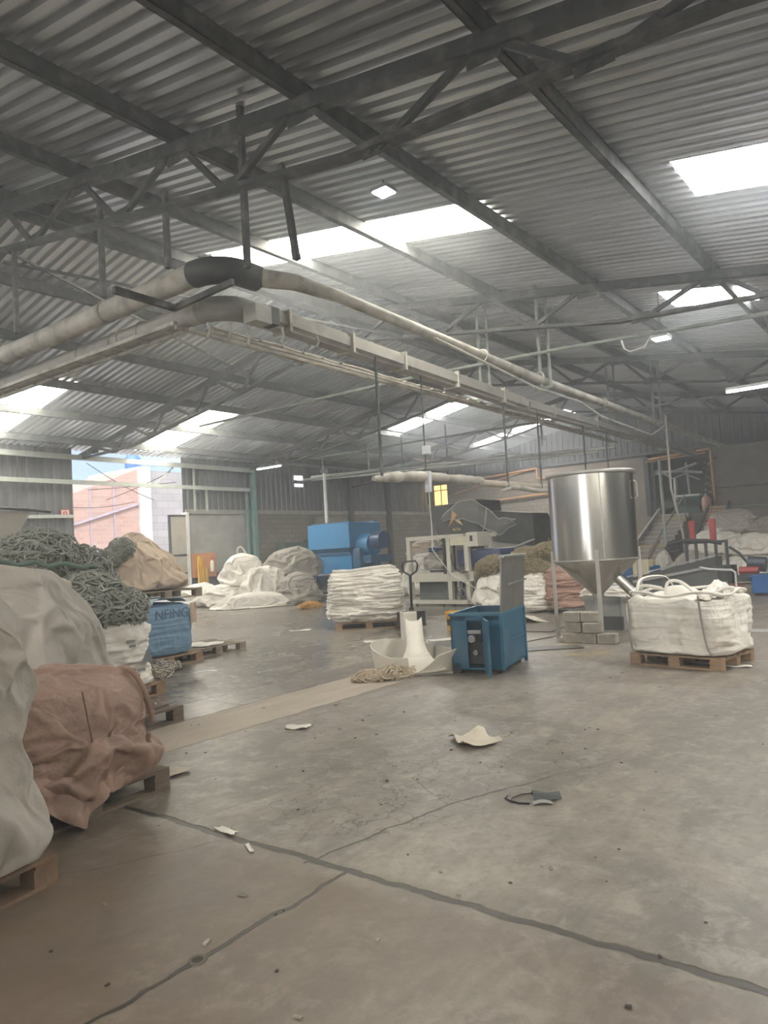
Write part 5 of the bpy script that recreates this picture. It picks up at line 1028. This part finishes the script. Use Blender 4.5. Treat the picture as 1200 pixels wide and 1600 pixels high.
sheet('paper_scrap', 'pale sliver lying on the wide floor joint', 'paper', PAP, (2.70, 3.28, 0), (.05, .16, 0), -.1, .008, 7)
sheet('paper_scrap', 'short pale strip just below the wide floor joint', 'paper', PAP, (2.60, 2.98, 0), (.02, .12, 0), -.5, .006, 8)
sheet('paper_scrap', 'white paper on the floor in front of the pleated bulk bag', 'paper', PAP, (10.5, 10.25, 0), (.2, .4, 0), .8, .01, 9)
sheet('paper_scrap', 'white paper on the floor left of the cream chute', 'paper', PAP, (9.5, 7.6, 0), (.25, .35, 0), .8, .01, 10)
sheet('paper_scrap', 'white card beside the right corner of the light pallet', 'paper', PAP, (8.75, 1.93, 0), (.14, .26, 0), .2, .01, 11)
sheet('paper_scrap', 'white sheets scattered on the empty pallet', 'paper', PAP, (7.55, 9.6, .14), (.5, .6, 0), .3, .03, 12)
rnd = random.Random(11)
mb = MB()
for i in range(90):
    x = rnd.uniform(1.2, 9.0); y = rnd.uniform(.4, 6.5); s_ = rnd.uniform(.004, .016)
    mb.box((x, y, s_ * .3), (s_ * rnd.uniform(.8, 3), s_, s_ * .5), (0, 0, rnd.uniform(0, 3)))
o = tag(mb.build('floor_crumbs', mat('crumbs', (.42, .39, .33), .9, 0, .8, 9)), 'scattered small crumbs and chips over the near floor', 'debris', kind='stuff')
mb = MB()
for i in range(70):
    x = rnd.uniform(1.2, 6.0); y = rnd.uniform(.4, 5.0); s_ = rnd.uniform(.004, .013)
    mb.box((x, y, s_ * .3), (s_ * rnd.uniform(.8, 2), s_, s_ * .5), (0, 0, rnd.uniform(0, 3)))
tag(mb.build('dark_crumbs', mat('dark_crumbs', (.06, .05, .04), .9)), 'scattered dark specks of dirt over the near floor', 'debris', kind='stuff')
t = thing('dust_mask', 'dark grey folded dust mask with straps lying on the floor', 'mask', (3.95, 1.99, 0), -.9); t.scale = (.8, .8, .8)
MK = mat('mask_grey', (.075, .08, .08), .7)
MB().grid(lambda u, v: (-.06 + .2 * u, -.05 + .1 * v, .012 + .05 * sin(pi * v) * (1 - .5 * u) + .03 * abs(u - .5) * (1 if v > .5 else .3)), 10, 12, .004).build('shell', MK, t, True)
MB().grid(lambda u, v: (-.08 + .14 * u, -.11 + .07 * v, .008 + .012 * sin(pi * u)), 6, 4, .003).build('inner_lining', mat('mask_lining', (.28, .29, .28), .8), t, True)
MB().tube([(.1, .05, .02), (.0, .13, .01), (-.12, .12, .008), (-.2, .06, .008), (-.22, -.02, .006)], .005, 5).tube([(-.1, -.08, .008), (-.17, -.05, .006), (-.22, .0, .006), (-.25, .07, .006), (-.22, .12, .006)], .006, 5).build('strap', RUB, t, True)
t = thing('floor_drain', 'small round dirty drain hole on the floor joint', 'drain', (1.78, 2.36, 0)); t['kind'] = 'structure'
MB().lathe([(.022, .003), (.034, .004), (.036, .0)], 20).build('ring', mat('drain_ring', (.12, .1, .08), .8), t); MB().cyl((0, 0, .001), (0, 0, .003), .022, n=20).build('cap', mat('drain_dark', (.05, .045, .04), .9), t)
# ------------------------------------------------------------------ things on the gate wall
t = thing('orange_board', 'orange safety board on the rendered wall right of the gate', 'board', (17.48, YE - .09, .87))
MB().mm((-.56, -.02, 0), (.56, .02, .88)).build('panel', mat('orange_board_paint', (.62, .30, .14), .7), t)
t = thing('fire_extinguisher', 'pale fire extinguisher hung on the orange board', 'extinguisher', (17.8, YE - .18, 1.05)); MB().lathe([(0, 0), (.07, 0), (.075, .03), (.075, .36), (.03, .43), (0, .43)], 16).build('cylinder', PPW, t, True); MB().cyl((0, 0, .43), (0, 0, .5), .025).mm((-.02, -.1, .47), (.02, 0, .5)).build('valve', mat('ext_red', (.5, .06, .04), .4), t)
t = thing('yellow_coat', 'long yellow coat hanging in front of the orange board', 'coat', (17.25, YE - .18, .25))
YC = mat('yellow_cloth', (.75, .46, .07), .7)
MB().grid(lambda u, v: (-.16 + .3 * u * (.55 + .45 * v), -.04 * sin(u * 14) - .05, 1.4 - 1.15 * v - .1 * abs(u - .5)), 24, 20, .012).build('cloth', YC, t, True); MB().grid(lambda u, v: (.12 + .26 * u, -.03 * sin(u * 12), 1.05 - .85 * v - .2 * u), 16, 16, .012).build('cloth_panel', mat('ochre_cloth', (.62, .40, .12), .7), t, True)
t = thing('extinguisher_sign', 'small red and white square sign on the dark cladding left of the gate', 'sign', (12.2, YE - .08, 3.18)); MB().mm((-.15, 0, -.14), (.15, .02, .14)).build('plate', mat('sign_red', (.6, .08, .05), .5), t)
MB().mm((-.12, -.004, -.11), (.12, 0.0, .11)).build('white_field', WHP, t); MB().mm((-.07, -.008, -.08), (.07, -.004, .08)).build('red_symbol', MC['sign_red'], t)
MB().mm((-.02, -.012, -.05), (.02, -.008, .05)).build('white_symbol', WHP, t)
t = thing('green_tub', 'dark green tub standing against the block wall behind the sack heap', 'tub', (21.9, 21.2, 1.5), 0)
MB().prism([(-.8, 0, .0), (.75, 0, .0), (.85, 0, .62), (.75, 0, .5), (-.8, 0, .5)], (0, .5, 0)).build('shell', mat('dark_green', (.06, .10, .08), .6), t); MB().mm((-.7, .05, -1.5), (.7, .45, 0)).build('stand', STEELD, t)
t = thing('pale_hopper', 'pale sheet-metal hopper peeking above the net heap at the far left', 'machine', (7.3, 15.3, 0)); MB().prism([(-1.2, 0, 2.75), (.5, 0, 2.72), (.0, 0, 1.9), (-.9, 0, 1.9)], (0, .8, 0)).build('bin', PPG, t); MB().mm((-1.0, .1, 0), (-.1, .7, 1.9)).build('stand', STEELD, t)
mb = MB(); mb.tube([(-1.3, -.05, 2.8), (.0, -.1, 2.78), (.9, -.05, 2.72)], .03, 6); mb.build('rim_rail', STEELD, t)
t = thing('metal_duct_stub', 'stacked sheet duct against the block wall right of the mixer', 'duct', (24.2, 21.1, 0)); MB().mm((-.75, 0, .5), (.75, .6, 3.05), .02).build('casing', mat('ribbed_brown', (.25, .22, .19), .6, .2, .4, 6, stretch=(8, 1, .3)), t); MB().mm((-.8, -.02, 0), (.8, .62, .5)).build('base', STEELD, t)
for i, x in enumerate((26.0, 28.9)): tag(MB().mm((x - .12, YE - .25, 0), (x + .12, YE - .05, 5.1)).build('steel_column', STEELD), ['dark steel wall column behind the mixer', 'dark steel wall column left of the black hopper'][i], 'column', kind='structure')
# shelf of pale bags between mixer and machine
sack('woven_sack', 'cream sack heap between mixer and beige machine', 'sack', PPW, (19.5, 13.4, 0), (1.2, 1.0, 1.25), -.7, crump=.1, cell=.05, seed=101, n=26)
sack('woven_sack', 'crumpled cream sack above the others beside the mixer motor', 'sack', PPT, (20.6, 13.9, 1.15), (1.2, .8, .6), -.7, crump=.1, cell=.05, seed=103, n=26)
sack('woven_sack', 'lower sack carrying the crumpled cream one', 'sack', PPG, (20.6, 14.0, 0), (1.2, .9, 1.2), -.7, crump=.05, seed=104, n=20)
# ------------------------------------------------------------------ stairs and platform at the end wall
t = thing('concrete_stairs', 'worn stairs with yellow edges climbing to the opening in the end wall', 'stairs', (27.0, 9.2, 0)); t['kind'] = 'structure'
STC = mat('stair_concrete', (.36, .33, .29), .9, 0, .3, 3); NOS = mat('yellow_edge', (.62, .45, .12), .7)
NST = 13
for k in range(NST):
    x0 = k * .44; z1 = (k + 1) * 2.3 / NST
    MB().mm((x0, -.62, 0), (x0 + .46, .62, z1)).build('step', STC, t)
    MB().mm((x0 - .012, -.62, z1 - .035), (x0 + .03, .62, z1 + .004)).build('step_edge', NOS if k in (2, 5, 11) else mat('pale_edge', (.50, .47, .42), .8), t)
mb = MB(); mb.prism([(-.1, .64, 0), (5.7, .64, 0), (5.7, .64, 2.6), (-.1, .64, .25)], (0, .1, 0)); mb.build('side_wall', STC, t)
mb = MB(); mb.tube([(4.6, -.68, 2.1), (4.6, -.68, 3.0), (-.3, -.68, .9), (-.3, -.68, 0)], .035, 8); mb.build('handrail', HG, t, True)
t = thing('inclined_tray', 'grey inclined tray with orange rungs right of the stairs', 'tray', (27.2, 7.3, 0))
MB().prism([(0, 0, .7), (3.2, 0, 2.45), (3.2, 0, 2.25), (0, 0, .5)], (0, -.75, 0)).build('tray_bed', mat('tray_grey', (.30, .28, .25), .6), t)
MB().bar((0, -.75, .75), (3.2, -.75, 2.5), .06, .25).bar((0, 0, .75), (3.2, 0, 2.5), .05, .1).build('side_rail', STEELD, t)
for k in range(6): MB().box((1.9 + k * .22, -.3, 1.79 + k * .12), (.06, .5, .03)).build('rung', mat('orange_rung', (.75, .35, .1), .6), t)
MB().mm((.3, -.7, 0), (.4, -.6, .7)).mm((3.0, -.7, 0), (3.1, -.6, 2.2)).mm((.3, -.1, 0), (.4, 0, .7)).build('legs', STEELD, t)
mb = MB(); mb.tube([(30.9, 7.6, 2.4), (30.9, 2.0, 2.3)], .035, 8); mb.tube([(30.9, 7.6, 0), (30.9, 7.6, 2.4)], .035, 8); mb.tube([(30.9, 4.0, 0), (30.9, 4.0, 2.35)], .035, 8); tag(mb.build('guard_rail', HG), 'horizontal guard rail before the end wall at the right', 'rail')
mb = MB(); mb.tube([(32.95, 7.6, 3.3), (32.95, 2.0, 3.2)], .04, 8); tag(mb.build('wall_pipe', STEEL), 'thin pipe along the end wall right of the framed opening', 'pipe')
# framed opening contents
t = thing('opening_frame', 'orange pipe frame around the opening in the end wall', 'frame', (32.9, 9.08, 0)); t['kind'] = 'structure'
OP = MC['orange_pipe']
MB().tube([(0, 1.4, 4.78), (0, -1.35, 4.95), (0, -1.4, 4.85), (0, -1.45, 2.4)], .05, 8).tube([(-.05, 1.3, 4.68), (-.05, -1.2, 4.8)], .03, 8).build('pipe_frame', OP, t)
MB().mm((-.06, 1.2, 2.3), (.08, 1.4, 4.9)).mm((-.04, .98, 2.6), (.06, 1.06, 4.6)).build('dark_jamb', STEELD, t)
t = thing('service_pipes', 'bundle of grey pipes and cables inside the framed opening', 'pipes', (33.0, 9.0, 3.9))
mb = MB(); mb.tube([(0, 1.2, .2), (0, .3, .25), (0, -.7, .5)], .05, 8); mb.tube([(.1, 1.1, .3), (.1, 0, .25), (.1, -.9, .1)], .06, 8); mb.tube([(-.05, 1.0, .4), (-.05, .3, -.05), (-.05, -.2, .1), (-.05, -.8, -.2)], .035, 8); mb.build('pipes', GALV, t, True)
mb = MB(); mb.cyl((.1, .25, -1.5), (.1, .25, -.0), .09); mb.cyl((.1, -.35, -1.5), (.1, -.25, .6), .05); mb.build('risers', GALV, t)
MB().mm((.0, -.9, -1.3), (.06, 1.3, -1.15)).mm((0, -.6, -1.1), (.05, 1.1, -1.0)).build('shelf_bars', STEEL, t)
t = thing('green_container', 'dark green container in the framed opening', 'container', (33.0, 8.75, 2.31)); MB().mm((0, -.45, 0), (.7, .45, .72), .02).build('body', mat('container_green', (.03, .08, .06), .5), t); MB().mm((-.02, -.48, .72), (.72, .48, .8)).build('lid', WHP, t)
t = thing('gas_cylinder', 'pinkish gas cylinder standing at the right of the framed opening', 'gas cylinder', (32.72, 7.95, 2.35)); MB().lathe([(0, 0), (.17, 0), (.18, .05), (.18, .5), (.1, .62), (0, .62)], 16).build('body', mat('cylinder_pink', (.50, .27, .20), .5), t, True); MB().cyl((0, 0, .62), (0, 0, .72), .05).build('valve', GALV, t); MB().mm((-.25, -.3, -.06), (.3, .3, 0)).build('bracket', STEELD, t)
mb = MB()
for i in range(26): a = i * 2.4; mb.box((32.96, 8.0 - .55 * ((i * 37) % 10) / 10, 2.3 + 2.4 * ((i * 53) % 26) / 26), (.06, .14, .09), (0, 0, a))
tag(mb.build('broken_edge', mat('rubble_brown', (.28, .20, .14), .95)), 'crumbling brick edge at the right of the framed opening', 'rubble', kind='structure')
# ------------------------------------------------------------------ press with red posts
t = thing('red_post_press', 'dark baling press with two red posts and a looped handle', 'machine', (18.3, 4.5, 0))
RED = mat('post_red', (.30, .035, .035), .45)
yy = lambda px: -(px - 1110) / 64.0; zz = lambda y_: (829.6 - y_) / 67 + 1.5
for px, yt in ((1089, 812), (1118, 811)): MB().mm((0, yy(px) - .06, zz(846)), (.12, yy(px) + .06, zz(yt))).build('red_post', RED, t)
MB().mm((-.02, yy(1076), zz(908)), (.6, yy(1139), zz(885)), .01).build('hydraulic_box', mat('press_black', (.035, .038, .038), .5), t)
mb = MB()
for px in (1079, 1093, 1107, 1121, 1136): mb.mm((0, yy(px) - .03, zz(885)), (.06, yy(px) + .03, zz(847)))
mb.mm((0, yy(1138), zz(849)), (.06, yy(1076), zz(845))); mb.build('guard_bars', STEELD, t)
MB().tube([(0, yy(1130), zz(850)), (0, yy(1110), zz(845)), (-.05, yy(1075), zz(843)), (-.1, yy(1056), zz(846)), (-.12, yy(1052), zz(853)), (-.1, yy(1058), zz(860)), (-.05, yy(1074), zz(858))], .045, 10).build('looped_handle', RUB, t, True)
MB().mm((0, yy(1140), 0), (.1, yy(1134), zz(885))).mm((0, yy(1080), 0), (.1, yy(1074), zz(885))).mm((.5, yy(1140), 0), (.6, yy(1134), zz(885))).mm((.5, yy(1080), 0), (.6, yy(1074), zz(885))).build('stand', STEELD, t)
MB().cyl((.1, yy(1150), .55), (.1, yy(1176), .55), .085, n=16).build('red_cylinder', RED, t, True); MB().cyl((.3, yy(1160), .7), (.3, yy(1184), .66), .17, n=20).build('motor', mat('motor_dark', (.03, .04, .06), .4), t, True)
MB().mm((.0, yy(1180), .3), (.5, yy(1146), .44)).mm((.2, yy(1170), 0), (.3, yy(1165), .3)).build('motor_base', STEELD, t)
MB().tube([(.2, yy(1137), 1.1), (.2, yy(1150), .95), (.2, yy(1165), .62)], .03, 8).build('black_lever', RUB, t, True)
t = thing('blue_bin', 'blue low bin on the floor at the right edge', 'bin', (17.9, 3.0, 0)); MB().mm((0, -.6, .06), (.8, .55, .44), .02).build('body', mat('bin_blue', (.02, .10, .30), .45), t); MB().mm((-.02, -.62, .42), (.82, .57, .46)).build('rim', MC['bin_blue'], t); MB().mm((.05, -.55, 0), (.75, .5, .06)).build('skid', RUB, t)
t = thing('roller_conveyor', 'dark low inclined conveyor behind the right bulk bag', 'conveyor', (14.2, 4.1, 0), -.05)
MB().prism([(0, .75, .62), (0, -.75, .86), (0, -.75, .55), (0, .75, .3)], (.45, 0, 0)).build('side_panel', mat('conveyor_grey', (.10, .105, .105), .5, .2), t)
MB().bar((-.02, .8, .60), (-.02, -.5, .82), .03, .05).build('edge_rail', GALV, t)
MB().mm((.1, .55, 0), (.16, .61, .4)).mm((.1, -.6, 0), (.16, -.54, .6)).build('leg_stand', STEELD, t)
MB().tube([(0, -.45, .84), (0, -.62, .80), (0, -1.0, .78), (0, -1.05, .74), (0, -1.05, .02)], .025, 8).build('pipe_bow', GALV, t, True)
MB().mm((.2, -1.0, .3), (.7, -.2, .5)).build('red_tray', mat('dull_red', (.16, .05, .045), .6), t)
t = thing('conveyor_belt', 'second dark conveyor crossing behind the first one', 'conveyor', (15.6, 4.6, 0), .0)
MB().prism([(0, .9, .58), (0, -.9, .98), (0, -.9, .80), (0, .9, .36)], (.5, 0, 0)).build('belt_frame', mat('belt_dark', (.06, .063, .06), .5), t); MB().mm((.2, .5, 0), (.28, .6, .45)).mm((.2, -.7, 0), (.28, -.6, .8)).build('leg_stand', STEELD, t)
MB().bar((0, .9, .62), (0, -.9, 1.01), .04, .03).build('edge_rail', GALV, t)
t = thing('blue_pump', 'blue machine with cream covers seen between tank and right bag', 'machine', (16.1, 5.9, 0)); NB = mat('pump_blue', (.02, .09, .22), .45); CRM = mat('pump_cream', (.50, .44, .30), .6)
MB().mm((0, -.75, .45), (.7, .4, .8), .02).build('body', NB, t); MB().mm((-.05, -.72, .55), (.3, -.38, .95), .01).build('cream_cover', CRM, t); MB().mm((-.05, -.2, .3), (.2, .5, .52), .01).build('cream_cover', CRM, t); MB().mm((-.1, -.75, .2), (.1, -.45, .5), .01).build('cream_cover', mat('pump_beige', (.42, .38, .31), .6), t)
MB().mm((.05, -.7, 0), (.65, .35, .45)).build('plinth', STEELD, t)
tag(MB().mm((-.02, -2.0, .02), (.02, .35, .06)).build('steel_strip', WHP, loc=(11.7, 2.15, -.015), rot=0), 'white pipe lying on the floor at the right edge', 'pipe')
# diagonal leaning pole and white bag near stairs foot
mb = MB(); mb.tube([(24.2, 8.2, .03), (24.8, 7.6, 1.3)], .06, 8); tag(mb.build('leaning_bar', MC['rubble_brown']), 'brown bar leaning at the foot of the stairs', 'bar')
sack('woven_sack', 'small white sack leaning at the foot of the stairs', 'sack', PPW, (23.2, 7.0, 0), (.5, .45, .9), 0, k=2.5, kz=2, crump=.08, seed=111, n=20)
# ------------------------------------------------------------------ haze volumes added in the hall for the lens veil
hm = bpy.data.materials.new('veil_haze'); hm.use_nodes = True; hn = hm.node_tree.nodes; hn.clear()
ho = hn.new('ShaderNodeOutputMaterial'); hv = hn.new('ShaderNodeVolumeScatter')
hv.inputs['Color'].default_value = (0.90, 0.95, 1.0, 1); hv.inputs['Density'].default_value = 0.006; hv.inputs['Anisotropy'].default_value = 0.35
hm.node_tree.links.new(hv.outputs[0], ho.inputs['Volume'])
mb = MB(); mb.mm((XB + 0.1, YS + 0.2, 0.03), (XE - 0.2, YE - 0.3, 5.0)); 
v = mb.b
mb2 = MB(); p = [(0, YS + .3, 0.02), (0, YE - .3, 0.02), (0, YE - .3, zroof(YE) - 0.1), (0, YR, ZR - 0.05), (0, YS + .3, zroof(YS) - 0.05)]
mb.b.free(); mb2.prism([(XB + 0.5, q[1], q[2]) for q in p], (XE - XB - 1.0, 0, 0))
tag(mb2.build('veil_haze', hm), 'thin haze filling the hall, added mostly for the lens veil', 'haze', kind='structure')
hm2 = hm.copy(); hm2.name = 'roof_haze'; hm2.node_tree.nodes['Volume Scatter'].inputs['Density'].default_value = 0.022  # second volume stands in for lens glare over the roof
mb3 = MB(); p = [(YS + .4, 4.75), (YE - .4, 4.75), (YE - .4, zroof(YE) - 0.15), (YR, ZR - 0.1), (YS + .4, zroof(YS) - 0.1)]
mb3.prism([(XB + 0.6, q[0], q[1]) for q in p], (XE - XB - 1.2, 0, 0))
tag(mb3.build('veil_haze', hm2), 'denser haze under the roof, added to imitate lens glare', 'haze', kind='structure')
bpy.data.scenes.remove(SIMSC)
for o_ in list(bpy.data.meshes):
    if o_.users == 0: bpy.data.meshes.remove(o_)
